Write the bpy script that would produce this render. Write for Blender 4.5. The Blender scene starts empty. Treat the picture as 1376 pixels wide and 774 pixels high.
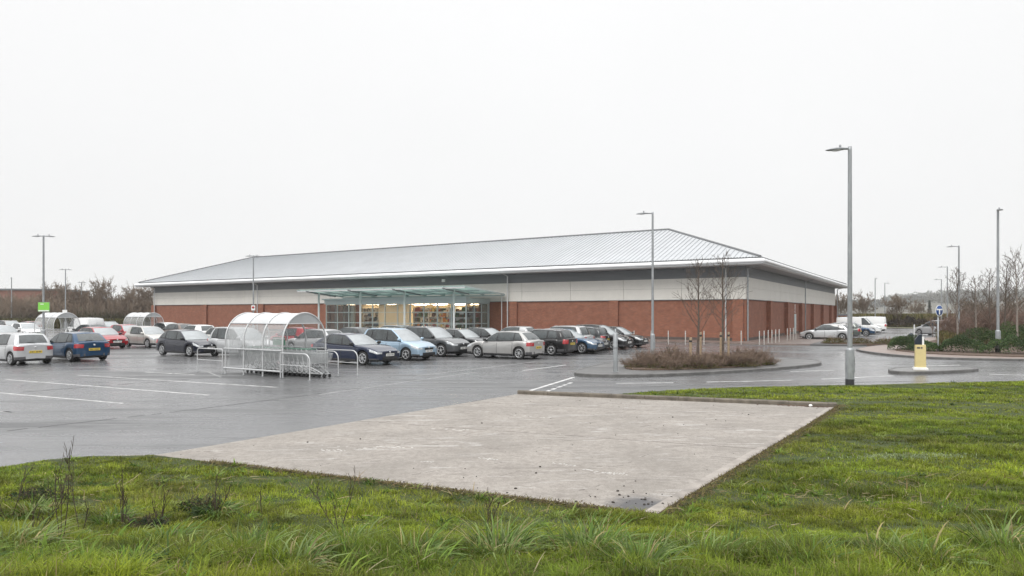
import bpy, math, random
import numpy as np
from mathutils import Vector, Matrix
R = math.radians
PI = math.pi
random.seed(7)
scene = bpy.context.scene
COL = scene.collection
CAMH, F, HX, HY = 2.4, 905.0, 688.0, 420.0      # eye height, focal length and horizon in photo pixels (1376 wide)

def ground(px, py, z=0.0):
    """where the sight line of a photo pixel meets the level z"""
    d = F * (CAMH - z) / (py - HY)
    return ((px - HX) / F * d, d)
def at_depth(px, d):
    return ((px - HX) / F * d, d)
def height_at(py, d):
    return CAMH + (HY - py) * d / F

# ------------------------------------------------------------------ mesh builder
class MB:
    def __init__(s):
        s.v, s.f, s.sm = [], [], []
    def add(s, vs, fs, smooth=False):
        b = len(s.v)
        s.v.extend([tuple(p) for p in vs])
        for f in fs:
            s.f.append(tuple(i + b for i in f)); s.sm.append(smooth)
    def box(s, c, size, rz=0.0, M=None):
        hx, hy, hz = size[0]/2, size[1]/2, size[2]/2
        vs = [(x, y, z) for z in (-hz, hz) for y in (-hy, hy) for x in (-hx, hx)]
        if M is not None: vs = [M @ Vector(p) for p in vs]
        elif rz:
            ca, sa = math.cos(rz), math.sin(rz)
            vs = [(p[0]*ca - p[1]*sa, p[0]*sa + p[1]*ca, p[2]) for p in vs]
        vs = [(p[0]+c[0], p[1]+c[1], p[2]+c[2]) for p in vs]
        s.add(vs, [(0,2,3,1),(4,5,7,6),(0,1,5,4),(2,6,7,3),(0,4,6,2),(1,3,7,5)])
    def span(s, x0, x1, y0, y1, z0, z1):
        s.box(((x0+x1)/2, (y0+y1)/2, (z0+z1)/2), (abs(x1-x0), abs(y1-y0), abs(z1-z0)))
    def bar(s, p0, p1, w, h):
        """square bar from p0 to p1"""
        p0, p1 = Vector(p0), Vector(p1); d = p1 - p0
        if d.length < 1e-6: return
        d.normalize(); up = Vector((0,0,1)) if abs(d.z) < .95 else Vector((1,0,0))
        a = d.cross(up).normalized() * (w/2); b = a.cross(d).normalized() * (h/2)
        vs = [p + sa*a + sb*b for p in (p0, p1) for sa, sb in ((-1,-1),(1,-1),(1,1),(-1,1))]
        s.add(vs, [(0,1,2,3),(7,6,5,4),(0,4,5,1),(1,5,6,2),(2,6,7,3),(3,7,4,0)])
    def tube(s, pts, r, n=8, caps=True, smooth=True):
        pts = [Vector(p) for p in pts]; m = len(pts)
        rs = r if isinstance(r, (list, tuple)) else [r]*m
        vs = []; prev = None
        for i, p in enumerate(pts):
            d = (pts[min(i+1, m-1)] - pts[max(i-1, 0)]).normalized()
            if prev is None:
                up = Vector((0,0,1)) if abs(d.z) < .9 else Vector((1,0,0))
                a = d.cross(up).normalized()
            else:
                a = (prev - d*prev.dot(d)).normalized()
            prev = a; b = d.cross(a)
            for k in range(n):
                t = 2*PI*k/n
                vs.append(p + (a*math.cos(t) + b*math.sin(t))*rs[i])
        fs = [(i*n+k, i*n+(k+1) % n, (i+1)*n+(k+1) % n, (i+1)*n+k) for i in range(m-1) for k in range(n)]
        s.add(vs, fs, smooth)
        if caps:
            s.add(vs[:n], [tuple(range(n-1, -1, -1))]); s.add(vs[-n:], [tuple(range(n))])
    def lathe(s, prof, c=(0,0,0), n=16, axis='z', smooth=True):
        vs = []
        for (r, h) in prof:
            for k in range(n):
                t = 2*PI*k/n
                if axis == 'z': q = (r*math.cos(t), r*math.sin(t), h)
                elif axis == 'y': q = (r*math.cos(t), h, r*math.sin(t))
                else: q = (h, r*math.cos(t), r*math.sin(t))
                vs.append((q[0]+c[0], q[1]+c[1], q[2]+c[2]))
        m = len(prof)
        s.add(vs, [(i*n+k, i*n+(k+1) % n, (i+1)*n+(k+1) % n, (i+1)*n+k) for i in range(m-1) for k in range(n)], smooth)
    def ell(s, c, r, n=12, m=7, M=None, p=1.0):
        """ellipsoid; p<1 squares it off"""
        vs = []
        sg = lambda q: math.copysign(abs(q)**p, q)
        for i in range(m+1):
            ph = -PI/2 + PI*i/m
            for k in range(n):
                t = 2*PI*k/n
                q = Vector((r[0]*sg(math.cos(ph))*sg(math.cos(t)), r[1]*sg(math.cos(ph))*sg(math.sin(t)), r[2]*sg(math.sin(ph))))
                if M is not None: q = M @ q
                vs.append((q[0]+c[0], q[1]+c[1], q[2]+c[2]))
        s.add(vs, [(i*n+k, i*n+(k+1) % n, (i+1)*n+(k+1) % n, (i+1)*n+k) for i in range(m) for k in range(n)], True)
    def prism(s, poly, z0, z1, bottom=False):
        n = len(poly)
        vs = [(p[0], p[1], z0) for p in poly] + [(p[0], p[1], z1) for p in poly]
        fs = [(i, (i+1) % n, n+(i+1) % n, n+i) for i in range(n)] + [tuple(range(n, 2*n))]
        if bottom: fs.append(tuple(range(n-1, -1, -1)))
        s.add(vs, fs)
    def grid(s, rows, smooth=True, flip=False, close=False):
        m, n = len(rows), len(rows[0])
        vs = [p for r in rows for p in r]
        fs = []
        for i in range(m-1):
            for k in range(n if close else n-1):
                k2 = (k+1) % n
                q = (i*n+k, i*n+k2, (i+1)*n+k2, (i+1)*n+k)
                fs.append(q[::-1] if flip else q)
        s.add(vs, fs, smooth)
    def mesh(s, name):
        me = bpy.data.meshes.new(name)
        me.from_pydata(s.v, [], s.f)
        me.polygons.foreach_set('use_smooth', s.sm)
        me.update()
        return me
    def build(s, name, mat, parent=None):
        o = bpy.data.objects.new(name, s.mesh(name))
        o.data.materials.append(mat)
        COL.objects.link(o)
        if parent is not None: o.parent = parent
        return o

def np_object(name, verts, loops, sizes, mat, parent=None, smooth=False, colors=None):
    """one mesh from numpy arrays"""
    me = bpy.data.meshes.new(name)
    nv, nf = len(verts), len(sizes)
    me.vertices.add(nv); me.vertices.foreach_set('co', np.asarray(verts, np.float32).ravel())
    me.loops.add(len(loops)); me.loops.foreach_set('vertex_index', np.asarray(loops, np.int32))
    me.polygons.add(nf)
    st = np.zeros(nf, np.int32); st[1:] = np.cumsum(sizes)[:-1]
    me.polygons.foreach_set('loop_start', st)
    me.polygons.foreach_set('loop_total', np.asarray(sizes, np.int32))
    if smooth: me.polygons.foreach_set('use_smooth', np.ones(nf, bool))
    if colors is not None:
        a = me.color_attributes.new('tint', 'FLOAT_COLOR', 'POINT')
        c = np.ones((nv, 4), np.float32); c[:, :3] = colors
        a.data.foreach_set('color', c.ravel())
    me.update(calc_edges=True); me.validate()
    me.materials.append(mat)
    o = bpy.data.objects.new(name, me); COL.objects.link(o)
    if parent is not None: o.parent = parent
    return o

def tag(o, label=None, cat=None, group=None, kind=None):
    if label: o['label'] = label
    if cat: o['category'] = cat
    if group: o['group'] = group
    if kind: o['kind'] = kind
    return o
def thing(name, label, cat, loc=(0,0,0), rz=0.0, group=None):
    o = bpy.data.objects.new(name, None); COL.objects.link(o)
    o.location = loc; o.rotation_euler = (0,0,rz); o.empty_display_size = .3
    return tag(o, label, cat, group)
KIDS = {}
def kids(o):
    return [c for c in COL.objects if c.parent == o]
def copy_tree(o, tree=None, parent=None):
    """a thing with copies of its parts and sub-parts (tree: nested (object, [children]))"""
    c = o.copy(); COL.objects.link(c)
    if parent is not None: c.parent = parent
    for k, sub in tree: copy_tree(k, sub, c)
    return c
def tree_of(o):
    return [(k, tree_of(k)) for k in kids(o)]
def struct(name, mb, mat):
    return tag(mb.build(name, mat), kind='structure')

# ------------------------------------------------------------------ materials
MATS = {}
def mat(name, col, rough=.6, metal=0.0, var=0.0, scale=4.0, bump=0.0, bscale=40.0, coat=0.0, spec=.5, var2=None, emit=None, detail=6, stretch=None):
    m = bpy.data.materials.new(name); m.use_nodes = True
    nt = m.node_tree; N = nt.nodes; Lk = nt.links
    b = N['Principled BSDF']
    b.inputs['Base Color'].default_value = (*col, 1); b.inputs['Roughness'].default_value = rough
    b.inputs['Metallic'].default_value = metal; b.inputs['Specular IOR Level'].default_value = spec
    if coat:
        b.inputs['Coat Weight'].default_value = coat; b.inputs['Coat Roughness'].default_value = .04
    if emit:
        b.inputs['Emission Color'].default_value = (*emit[0], 1); b.inputs['Emission Strength'].default_value = emit[1]
    if var or bump:
        tc = N.new('ShaderNodeTexCoord'); src = tc.outputs['Object']
        if stretch:
            mp = N.new('ShaderNodeMapping'); mp.inputs['Scale'].default_value = stretch[:3]
            if len(stretch) > 3: mp.inputs['Rotation'].default_value[2] = stretch[3]
            Lk.new(src, mp.inputs[0]); src = mp.outputs[0]
    if var:
        n = N.new('ShaderNodeTexNoise'); n.inputs['Scale'].default_value = scale; n.inputs['Detail'].default_value = detail
        n.inputs['Roughness'].default_value = .65
        Lk.new(src, n.inputs['Vector'])
        rp = N.new('ShaderNodeValToRGB'); rp.color_ramp.elements[0].position = .3; rp.color_ramp.elements[1].position = .7
        c2 = var2 if var2 else tuple(min(1, c*(1+var)) for c in col)
        rp.color_ramp.elements[0].color = (*[c*(1-var) for c in col], 1); rp.color_ramp.elements[1].color = (*c2, 1)
        Lk.new(n.outputs['Fac'], rp.inputs[0]); Lk.new(rp.outputs[0], b.inputs['Base Color'])
    if bump:
        n2 = N.new('ShaderNodeTexNoise'); n2.inputs['Scale'].default_value = bscale; n2.inputs['Detail'].default_value = 4
        Lk.new(src, n2.inputs['Vector'])
        bp = N.new('ShaderNodeBump'); bp.inputs['Strength'].default_value = bump; bp.inputs['Distance'].default_value = .02
        Lk.new(n2.outputs['Fac'], bp.inputs['Height']); Lk.new(bp.outputs[0], b.inputs['Normal'])
    MATS[name] = m
    return m

class NG:
    """short hand for node graphs"""
    def __init__(s, m):
        s.nt = m.node_tree; s.N = s.nt.nodes; s.b = s.N.get('Principled BSDF')
        s.tc = s.N.new('ShaderNodeTexCoord')
    def link(s, a, b): s.nt.links.new(a, b)
    def val(s, sock, v):
        if hasattr(v, 'is_output') or hasattr(v, 'links'): s.link(v, sock)
        else: sock.default_value = v
    def map(s, scale=(1,1,1), rot=0.0, src=None):
        n = s.N.new('ShaderNodeMapping'); n.inputs['Scale'].default_value = scale; n.inputs['Rotation'].default_value[2] = rot
        s.link(src or s.tc.outputs['Object'], n.inputs[0]); return n.outputs[0]
    def noise(s, scale, detail=5, rough=.6, vec=None, dist=0.0):
        n = s.N.new('ShaderNodeTexNoise'); n.inputs['Scale'].default_value = scale; n.inputs['Detail'].default_value = detail
        n.inputs['Roughness'].default_value = rough; n.inputs['Distortion'].default_value = dist
        s.link(vec or s.tc.outputs['Object'], n.inputs['Vector']); return n.outputs['Fac']
    def ramp(s, fac, stops):
        n = s.N.new('ShaderNodeValToRGB'); e = n.color_ramp.elements
        while len(e) < len(stops): e.new(.5)
        for q, (p, c) in zip(e, stops):
            q.position = p; q.color = (*c, 1) if isinstance(c, tuple) else (c, c, c, 1)
        s.link(fac, n.inputs[0]); return n.outputs[0]
    def mix(s, fac, a, b, mode='MIX'):
        n = s.N.new('ShaderNodeMix'); n.data_type = 'RGBA'; n.blend_type = mode
        s.val(n.inputs[0], fac)
        for i, q in ((6, a), (7, b)):
            if isinstance(q, tuple): n.inputs[i].default_value = (*q, 1)
            else: s.link(q, n.inputs[i])
        return n.outputs[2]
    def math(s, op, a, b=0.0, clamp=False):
        n = s.N.new('ShaderNodeMath'); n.operation = op; n.use_clamp = clamp
        s.val(n.inputs[0], a); s.val(n.inputs[1], b); return n.outputs[0]
    def bump(s, h, strength=.3, dist=.02):
        n = s.N.new('ShaderNodeBump'); n.inputs['Strength'].default_value = strength; n.inputs['Distance'].default_value = dist
        s.link(h, n.inputs['Height']); s.link(n.outputs[0], s.b.inputs['Normal'])
def blank(name):
    m = bpy.data.materials.new(name); m.use_nodes = True; MATS[name] = m
    return m, NG(m)

AX = math.atan2(.53, -.848)          # direction of the shop front, seen going left and away
AV = Vector((math.cos(AX), math.sin(AX), 0))
BV = Vector((-AV.y, AV.x, 0)) * -1   # into the shop
assert BV.y > 0

# wet asphalt of the car park: dark aggregate, glossy where the film of water stands
def asphalt(name, base, wet, streak=1.0):
    m, g = blank(name)
    al = g.map((.13, 1.0, 1), -AX+.12)
    big = g.noise(.13, 4, .55, g.map((.4, 1.0, 1), -AX), .5)
    mid = g.noise(.75, 7, .68, al, .4)
    al2 = g.noise(2.2, 5, .7, g.map((.18, 1.0, 1), -AX-.1), .3)
    fine = g.noise(60, 2, .7); agg = g.noise(20, 4, .8)
    c = g.mix(g.ramp(agg, [(.34, 0.0), (.66, 1.0)]), tuple(q*.55 for q in base), tuple(q*1.5 for q in base))
    c = g.mix(g.ramp(fine, [(.40, .5), (.62, 0.0)]), c, tuple(q*.45 for q in base))
    w = g.math('ADD', g.math('MULTIPLY', big, .45), g.math('MULTIPLY', mid, .55))
    # damp bare tarmac is dark and rough; where a film of water stands it is smooth and mirrors the sky
    damp = g.ramp(w, [(.46, 0.0), (.53, .55*streak), (.60, 1.0*streak)])
    c = g.mix(damp, c, tuple(q*.50 for q in base), 'MIX')
    c = g.mix(g.ramp(al2, [(.34, .8*streak), (.43, 0.0)]), c, tuple(q*.30 for q in base))
    c = g.mix(g.ramp(agg, [(.58, 0.0), (.70, .5)]), c, tuple(min(1, q*1.9) for q in base))
    g.link(c, g.b.inputs['Base Color'])
    ro = g.math('ADD', g.ramp(w, [(.43, wet[0]), (.52, wet[1]), (.61, wet[2])]), g.math('MULTIPLY', agg, .12))
    g.link(ro, g.b.inputs['Roughness'])
    g.link(g.ramp(w, [(.44, 1.0), (.60, .60)]), g.b.inputs['Specular IOR Level'])
    h = g.math('ADD', g.math('MULTIPLY', fine, .5), agg)
    g.bump(h, .40, .014)
    return m
M_asphalt = asphalt('wet_asphalt', (.165, .166, .170), (.05, .20, .48))
M_road = asphalt('road_asphalt', (.165, .166, .170), (.06, .20, .46))
M_path = asphalt('path_asphalt', (.125, .122, .12), (.22, .36, .5))

# concrete slab of the empty pad: scuffs, dirt and one oily corner
def concrete_pad(stain):
    m, g = blank('pad_concrete')
    n1 = g.noise(.7, 7, .62); n2 = g.noise(9, 6, .7); n3 = g.noise(90, 2, .7)
    c = g.mix(g.ramp(n1, [(.38, 0.0), (.62, 1.0)]), (.245, .224, .198), (.335, .306, .273))
    c = g.mix(g.ramp(n2, [(.40, .55), (.55, 0.0)]), c, (.17, .147, .128))
    sc = g.noise(2.0, 6, .75, g.map((.35, 2.2, 1), -AX), 1.2)
    c = g.mix(g.ramp(sc, [(.56, 0.0), (.64, .85)]), c, (.46, .44, .42))
    dk = g.noise(1.6, 7, .75, g.map((.4, 1.6, 1), -AX-.2), .8)
    c = g.mix(g.ramp(dk, [(.34, .6), (.43, 0.0)]), c, (.15, .13, .115))
    sp = g.noise(30, 1, .5)
    c = g.mix(g.ramp(sp, [(.70, 0.0), (.73, .8)]), c, (.10, .09, .08))
    n4 = g.noise(28, 4, .8)
    c = g.mix(g.ramp(n4, [(.36, .45), (.52, 0.0)]), c, (.15, .13, .115))
    c = g.mix(g.ramp(n4, [(.56, 0.0), (.70, .4)]), c, (.42, .40, .37))
    c = g.mix(g.ramp(n3, [(.3, .30), (.6, 0.0)]), c, (.13, .115, .10))
    # oil stain with a shape of its own
    vm = g.N.new('ShaderNodeVectorMath'); vm.operation = 'DISTANCE'
    g.link(g.tc.outputs['Object'], vm.inputs[0]); vm.inputs[1].default_value = (*stain, .03)
    ds = g.math('ADD', vm.outputs['Value'], g.math('MULTIPLY', g.noise(5, 6, .7), .55))
    c = g.mix(g.ramp(ds, [(.50, .9), (.80, 0.0)]), c, (.06, .061, .066))
    g.link(c, g.b.inputs['Base Color'])
    g.b.inputs['Roughness'].default_value = .62
    g.bump(g.math('ADD', n3, g.math('MULTIPLY', n2, .6)), .18, .01)
    return m

def brick_mat(name, c1, c2, mortar, var=1.0):
    m, g = blank(name)
    sx = g.N.new('ShaderNodeSeparateXYZ'); g.link(g.tc.outputs['Object'], sx.inputs[0])
    cb = g.N.new('ShaderNodeCombineXYZ')
    g.link(g.math('ADD', sx.outputs[0], sx.outputs[1]), cb.inputs[0]); g.link(sx.outputs[2], cb.inputs[1])
    bt = g.N.new('ShaderNodeTexBrick'); bt.inputs['Scale'].default_value = 1.0
    bt.inputs['Brick Width'].default_value = .225; bt.inputs['Row Height'].default_value = .075; bt.inputs['Mortar Size'].default_value = .008
    bt.inputs['Color1'].default_value = (*c1, 1); bt.inputs['Color2'].default_value = (*c2, 1); bt.inputs['Mortar'].default_value = (*mortar, 1)
    bt.inputs['Bias'].default_value = -.1
    g.link(cb.outputs[0], bt.inputs['Vector'])
    n = g.noise(1.4, 5, .6, g.map((1, 1, 1)))
    sp = g.noise(2.4, 5, .85, g.map((1, 1, 2.2)))
    c = g.mix(g.ramp(n, [(.35, .35), (.65, 0.0)]), bt.outputs['Color'], tuple(q*.62 for q in c1))
    c = g.mix(g.ramp(sp, [(.54, 0.0), (.68, .5)]), c, tuple(min(1, q*1.6) for q in c2))
    g.link(c, g.b.inputs['Base Color']); g.b.inputs['Roughness'].default_value = .85
    return m
M_brick = brick_mat('red_brick', (.205, .064, .034), (.285, .098, .052), (.25, .18, .14))
M_pier = brick_mat('pier_brick', (.215, .070, .038), (.30, .108, .058), (.25, .18, .14))
M_fbrick = brick_mat('old_brick', (.20, .085, .06), (.25, .11, .08), (.22, .17, .15))
M_plinth = mat('plinth_brick', (.095, .075, .066), .85, var=.3, scale=6)
M_clad = mat('cream_cladding', (.60, .585, .545), .5, var=.05, scale=.6)
M_band = mat('grey_band', (.155, .165, .175), .55, var=.12, scale=.8, stretch=(.3,.3,3))
M_dark = mat('dark_void', (.02, .02, .022), .8)
M_soffit = mat('soffit_grey', (.33, .34, .35), .6, var=.06, scale=1)
M_gutter = mat('gutter_white', (.70, .71, .72), .38, var=.06, scale=.7)
M_fascia = mat('fascia_grey', (.50, .515, .53), .38, var=.06, scale=.7)
M_roof = mat('roof_sheet', (.40, .415, .43), .45, metal=.1, var=.10, scale=.5, stretch=(1,1,1))
M_rib = mat('roof_rib', (.30, .315, .33), .45, metal=.15)
M_ridge = mat('ridge_cap', (.14, .145, .15), .6)
M_galv = mat('galvanised_steel', (.31, .325, .335), .45, metal=.5, var=.22, scale=9, stretch=(1,1,.4))
M_galvl = mat('pale_tube', (.52, .53, .535), .35, metal=.25, var=.1, scale=6)
M_chassis = mat('trolley_tube', (.43, .44, .445), .35, metal=.35)
M_hoop = mat('hoop_steel', (.30, .31, .315), .45, metal=.4, var=.25, scale=8)
M_lampgrey = mat('lamp_grey', (.24, .25, .26), .45, metal=.3)
M_frame = mat('frame_grey', (.44, .51, .515), .45, metal=.1)
M_lens = mat('lamp_lens', (.75, .77, .78), .2)
M_black = mat('black_plastic', (.016, .016, .018), .45)
M_blackpaint = mat('black_paint', (.014, .014, .016), .35)
M_rubber = mat('tyre_rubber', (.018, .018, .019), .75)
M_rim = mat('alloy_rim', (.58, .59, .60), .3, metal=.6)
M_glass = mat('car_glass', (.030, .038, .040), .04, spec=1.0, var=.6, scale=2.2)
M_posts = mat('post_paint', (.40, .385, .36), .5, var=.15, scale=5)
M_screen = mat('windscreen_glass', (.20, .225, .235), .10, spec=1.0, var=.25, scale=1.8)  # pale base colour stands in for mirrored sky and rain droplets on the glass
for q in (M_screen,): q.node_tree.nodes['Principled BSDF'].inputs['IOR'].default_value = 1.9
M_head = mat('headlight_glass', (.42, .44, .455), .10, coat=1, var=.45, scale=7)
M_tail = mat('tail_red', (.36, .016, .022), .15, coat=1, var=.4, scale=6)
M_platew = mat('plate_white', (.78, .78, .75), .4)
M_platey = mat('plate_yellow', (.72, .52, .04), .4)
M_trim = mat('grey_trim', (.07, .07, .075), .6)
M_white = mat('white_paint', (.78, .78, .76), .5, var=.08, scale=5)
M_line = mat('road_line', (.47, .47, .465), .5, var=.5, scale=3, detail=9)
M_linefaint = mat('worn_line', (.30, .30, .30), .45, var=.5, scale=3, detail=8)
M_seam = mat('tar_seam', (.018, .018, .019), .35)
M_kerb = mat('kerb_stone', (.255, .235, .21), .75, var=.35, scale=3.5, bump=.3, bscale=30)
M_kerbd = mat('kerb_wet', (.105, .103, .10), .5, var=.4, scale=3.5)
M_kerbface = mat('kerb_dull_brown', (.125, .108, .086), .8, var=.45, scale=4, bump=.3, bscale=30)  # darker, browner tone than the plain kerb stone
M_paving = mat('red_paving', (.215, .165, .142), .45, var=.25, scale=2.5)
M_shoppave = mat('shop_paving', (.17, .135, .12), .4, var=.3, scale=1.5)
M_soil = mat('leaf_litter', (.085, .055, .038), .9, var=.5, scale=9, bump=.6, bscale=25)
M_yellow = mat('bollard_yellow', (.60, .50, .24), .45, var=.08, scale=4)
M_blue = mat('sign_blue', (.008, .06, .23), .4)
M_green = mat('sign_green', (.20, .55, .07), .45)
M_navybin = mat('dark_navy', (.012, .02, .032), .35)
M_bark = mat('bark', (.105, .082, .066), .9, var=.4, scale=20)
M_barkpale = mat('pale_bark', (.22, .19, .165), .85, var=.35, scale=14)
M_twig = mat('twig', (.082, .058, .046), .9, var=.4, scale=.3)
M_twigfar = mat('far_twig', (.185, .142, .105), .9, var=.45, scale=.12)
M_shrub = mat('shrub_stem', (.185, .132, .098), .9, var=.55, scale=2.5)
M_wood = mat('stake_wood', (.27, .20, .13), .8, var=.3, scale=10)
M_orange = mat('orange_board', (.55, .16, .03), .6)
M_cream = mat('cream_wall', (.70, .64, .50), .7)
M_tile = mat('shop_floor', (.45, .42, .38), .3)

def glass_sheet(name, col, opac, rough=.05):
    """clear or frosted sheet: part see-through, part pale body and gloss"""
    m, g = blank(name)
    g.b.inputs['Base Color'].default_value = (*col, 1); g.b.inputs['Roughness'].default_value = rough
    tr = g.N.new('ShaderNodeBsdfTransparent'); mx = g.N.new('ShaderNodeMixShader')
    n = g.noise(.8, 3, .5)
    fr = g.N.new('ShaderNodeFresnel'); fr.inputs['IOR'].default_value = 1.4
    fac = g.math('ADD', g.ramp(n, [(.3, opac*.85), (.7, min(1, opac*1.15))]), g.math('MULTIPLY', fr.outputs[0], .6), True)
    g.link(fac, mx.inputs[0]); g.link(tr.outputs[0], mx.inputs[1]); g.link(g.b.outputs[0], mx.inputs[2])
    g.link(mx.outputs[0], g.N['Material Output'].inputs['Surface'])
    return m
M_polyroof = glass_sheet('frosted_sheet', (.63, .645, .655), .76, .35)
M_polylow = glass_sheet('low_clear_sheet', (.62, .64, .645), .12, .12)
M_poly = glass_sheet('clear_sheet', (.68, .70, .705), .30, .15)
M_polyend = glass_sheet('end_sheet', (.56, .58, .59), .50, .25)
M_cano = glass_sheet('canopy_glass', (.47, .55, .53), .55, .08)
_tl = M_cano.node_tree.nodes.new('ShaderNodeBsdfTranslucent'); _tl.inputs[0].default_value = (.47, .55, .53, 1)
_ms = M_cano.node_tree.nodes.new('ShaderNodeMixShader'); _ms.inputs[0].default_value = .6
_m0 = M_cano.node_tree.nodes['Mix Shader']; _lk = M_cano.node_tree.links
_lk.new(M_cano.node_tree.nodes['Principled BSDF'].outputs[0], _ms.inputs[1]); _lk.new(_tl.outputs[0], _ms.inputs[2]); _lk.new(_ms.outputs[0], _m0.inputs[2])
M_cano.node_tree.nodes['Transparent BSDF'].inputs[0].default_value = (.70, .85, .80, 1)
M_lobby = glass_sheet('lobby_glass', (.14, .16, .16), .06, .03)

def leaf_mat(name, transl=.3, rough=.6):
    """leaf or blade whose colour is stored per blade"""
    m, g = blank(name)
    at = g.N.new('ShaderNodeAttribute'); at.attribute_name = 'tint'
    g.link(at.outputs['Color'], g.b.inputs['Base Color']); g.b.inputs['Roughness'].default_value = rough
    g.b.inputs['Specular IOR Level'].default_value = .25
    tl = g.N.new('ShaderNodeBsdfTranslucent'); g.link(at.outputs['Color'], tl.inputs[0])
    mx = g.N.new('ShaderNodeMixShader'); mx.inputs[0].default_value = transl
    g.link(g.b.outputs[0], mx.inputs[1]); g.link(tl.outputs[0], mx.inputs[2])
    g.link(mx.outputs[0], g.N['Material Output'].inputs['Surface'])
    return m
M_leaf = leaf_mat('leaf_blade', .35)

def paint(name, col, metal=.35, rough=.32):
    return mat('paint_'+name, col, rough, metal=metal, coat=1.0, var=.05, scale=2, spec=.15)
HAZE, EXPO = 0.00030, 0.45
# ------------------------------------------------------------------ ground
def smooth01(t):
    t = np.clip(t, 0, 1); return t*t*(3-2*t)
L_ = ground(208, 614); N_ = ground(882, 695); R_ = ground(1125, 549); F_ = ground(695, 531)
def lerp2(a, b, t): return (a[0]+(b[0]-a[0])*t, a[1]+(b[1]-a[1])*t)
def unit2(a, b):
    d = math.hypot(b[0]-a[0], b[1]-a[1]); return ((b[0]-a[0])/d, (b[1]-a[1])/d)
kd = unit2(F_, R_); kn = (-kd[1], kd[0])              # along and behind the pad kerb
F2 = (F_[0]+kn[0]*.16, F_[1]+kn[1]*.16); R2 = (R_[0]+kn[0]*.16, R_[1]+kn[1]*.16)
GRASS = [(-17, -2), (-14.5, 4.5), (-11.5, 7.8), (-9.6, 9.2), ground(0, 631), ground(60, 621.5), ground(120, 616), ground(180, 614.3), L_, N_, R_, R2,
         lerp2(R2, F2, .35), lerp2(R2, F2, .62), ground(812, 532.5), ground(893, 526.5), ground(987, 523), ground(1160, 521), ground(1376, 515), (26, 22.6), (38, 21), (42, -2)]
def inside(poly, x, y):
    r = np.zeros(x.shape, bool); n = len(poly)
    for i in range(n):
        x0, y0 = poly[i]; x1, y1 = poly[(i+1) % n]
        c = ((y0 > y) != (y1 > y))
        with np.errstate(divide='ignore', invalid='ignore'):
            xi = (x1-x0)*(y-y0)/(y1-y0+1e-12)+x0
        r ^= c & (x < xi)
    return r
def edge_dist(poly, x, y):
    d = np.full(x.shape, 1e9); n = len(poly)
    for i in range(n):
        x0, y0 = poly[i]; x1, y1 = poly[(i+1) % n]
        dx, dy = x1-x0, y1-y0
        t = np.clip(((x-x0)*dx+(y-y0)*dy)/(dx*dx+dy*dy+1e-12), 0, 1)
        d = np.minimum(d, np.hypot(x-x0-t*dx, y-y0-t*dy))
    return d
_r = np.random.RandomState(3)
_W = [(_r.uniform(-1, 1, 2)*f, _r.uniform(0, 6.28), a) for f, a in ((.35, 1), (.5, 1), (.8, .8), (1.1, .7), (1.7, .5), (2.4, .45), (3.3, .3), (4.5, .25), (6, .2), (8, .15))]
def wob(x, y, k=0.0, s=1.0):
    """smooth pseudo noise in about -1..1"""
    r = 0
    for i, (w, p, a) in enumerate(_W):
        r = r + a*np.sin((x*w[0]+y*w[1])*2.2*s+p+k*(1+.37*i)+.8*np.sin((y*w[0]-x*w[1])*1.7*s+2*p+k))
    return r/2.6
def bank(x, y):
    """the verge rises towards the photographer"""
    return .55*smooth01((7.7-y)/3.8) + .05*smooth01((y-8)/4)*smooth01((x-5)/5)
def turf_z(x, y):
    d = edge_dist(GRASS, x, y); ins = inside(GRASS, x, y)
    sd = np.where(ins, d, -d)
    return bank(x, y) + .055*smooth01(sd/.12+.35) - .13*smooth01(-sd/.15) + np.where(ins, .018*wob(x, y, 1)*smooth01(sd/.5), 0)
def tz(x, y):
    return float(turf_z(np.array([x], float), np.array([y], float))[0])

# the wide ground sheet out to the horizon
n = 40; g = MB()
g.prism([(-2500, -60), (2500, -60), (2500, 2600), (-2500, 2600)], -.6, -.12)
M_field = mat('far_field', (.085, .085, .045), .9, var=.35, scale=.02)
struct('ground', g, M_field)
# asphalt: car park and road
g = MB(); g.prism([(-92, -30), (60, -30), (60, 62), (62, 90), (58, 112), (30, 135), (-10, 128), (-92, 118)], -.10, 0.0)
struct('car_park', g, M_asphalt)
# turf under the grass
xs = np.arange(-18, 43, .14); ys = np.arange(-2, 26, .14)
X, Y = np.meshgrid(xs, ys); Z = turf_z(X, Y)
keep_v = (np.minimum(edge_dist(GRASS, X, Y), 9) < .5) | inside(GRASS, X, Y)
ny, nx = X.shape
I = np.arange(nx*ny).reshape(ny, nx)
q = np.stack([I[:-1, :-1], I[:-1, 1:], I[1:, 1:], I[1:, :-1]], -1).reshape(-1, 4)
q = q[keep_v.ravel()[q].all(1)]
used = np.unique(q); mp = np.full(nx*ny, -1); mp[used] = np.arange(len(used))
V = np.stack([X.ravel()[used], Y.ravel()[used], Z.ravel()[used]], 1)
m, gg = blank('turf_soil')
c = gg.mix(gg.ramp(gg.noise(1.2, 6, .7), [(.35, 0.0), (.65, 1.0)]), (.022, .038, .007), (.050, .070, .012))
c = gg.mix(gg.ramp(gg.noise(8, 5, .7), [(.50, 0.0), (.66, .6)]), c, (.055, .042, .020))
gg.link(c, gg.b.inputs['Base Color']); gg.b.inputs['Roughness'].default_value = .95
gg.bump(gg.noise(22, 5, .7), .6, .03)
o = np_object('verge', V, mp[q].ravel(), np.full(len(q), 4), m, smooth=True); tag(o, kind='structure')

# the empty concrete pad
stain = ground(862, 683)
M_pad = concrete_pad(stain)
g = MB(); g.prism([L_, N_, R_, F_], -.08, .03)
struct('concrete_pad', g, M_pad)
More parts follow.
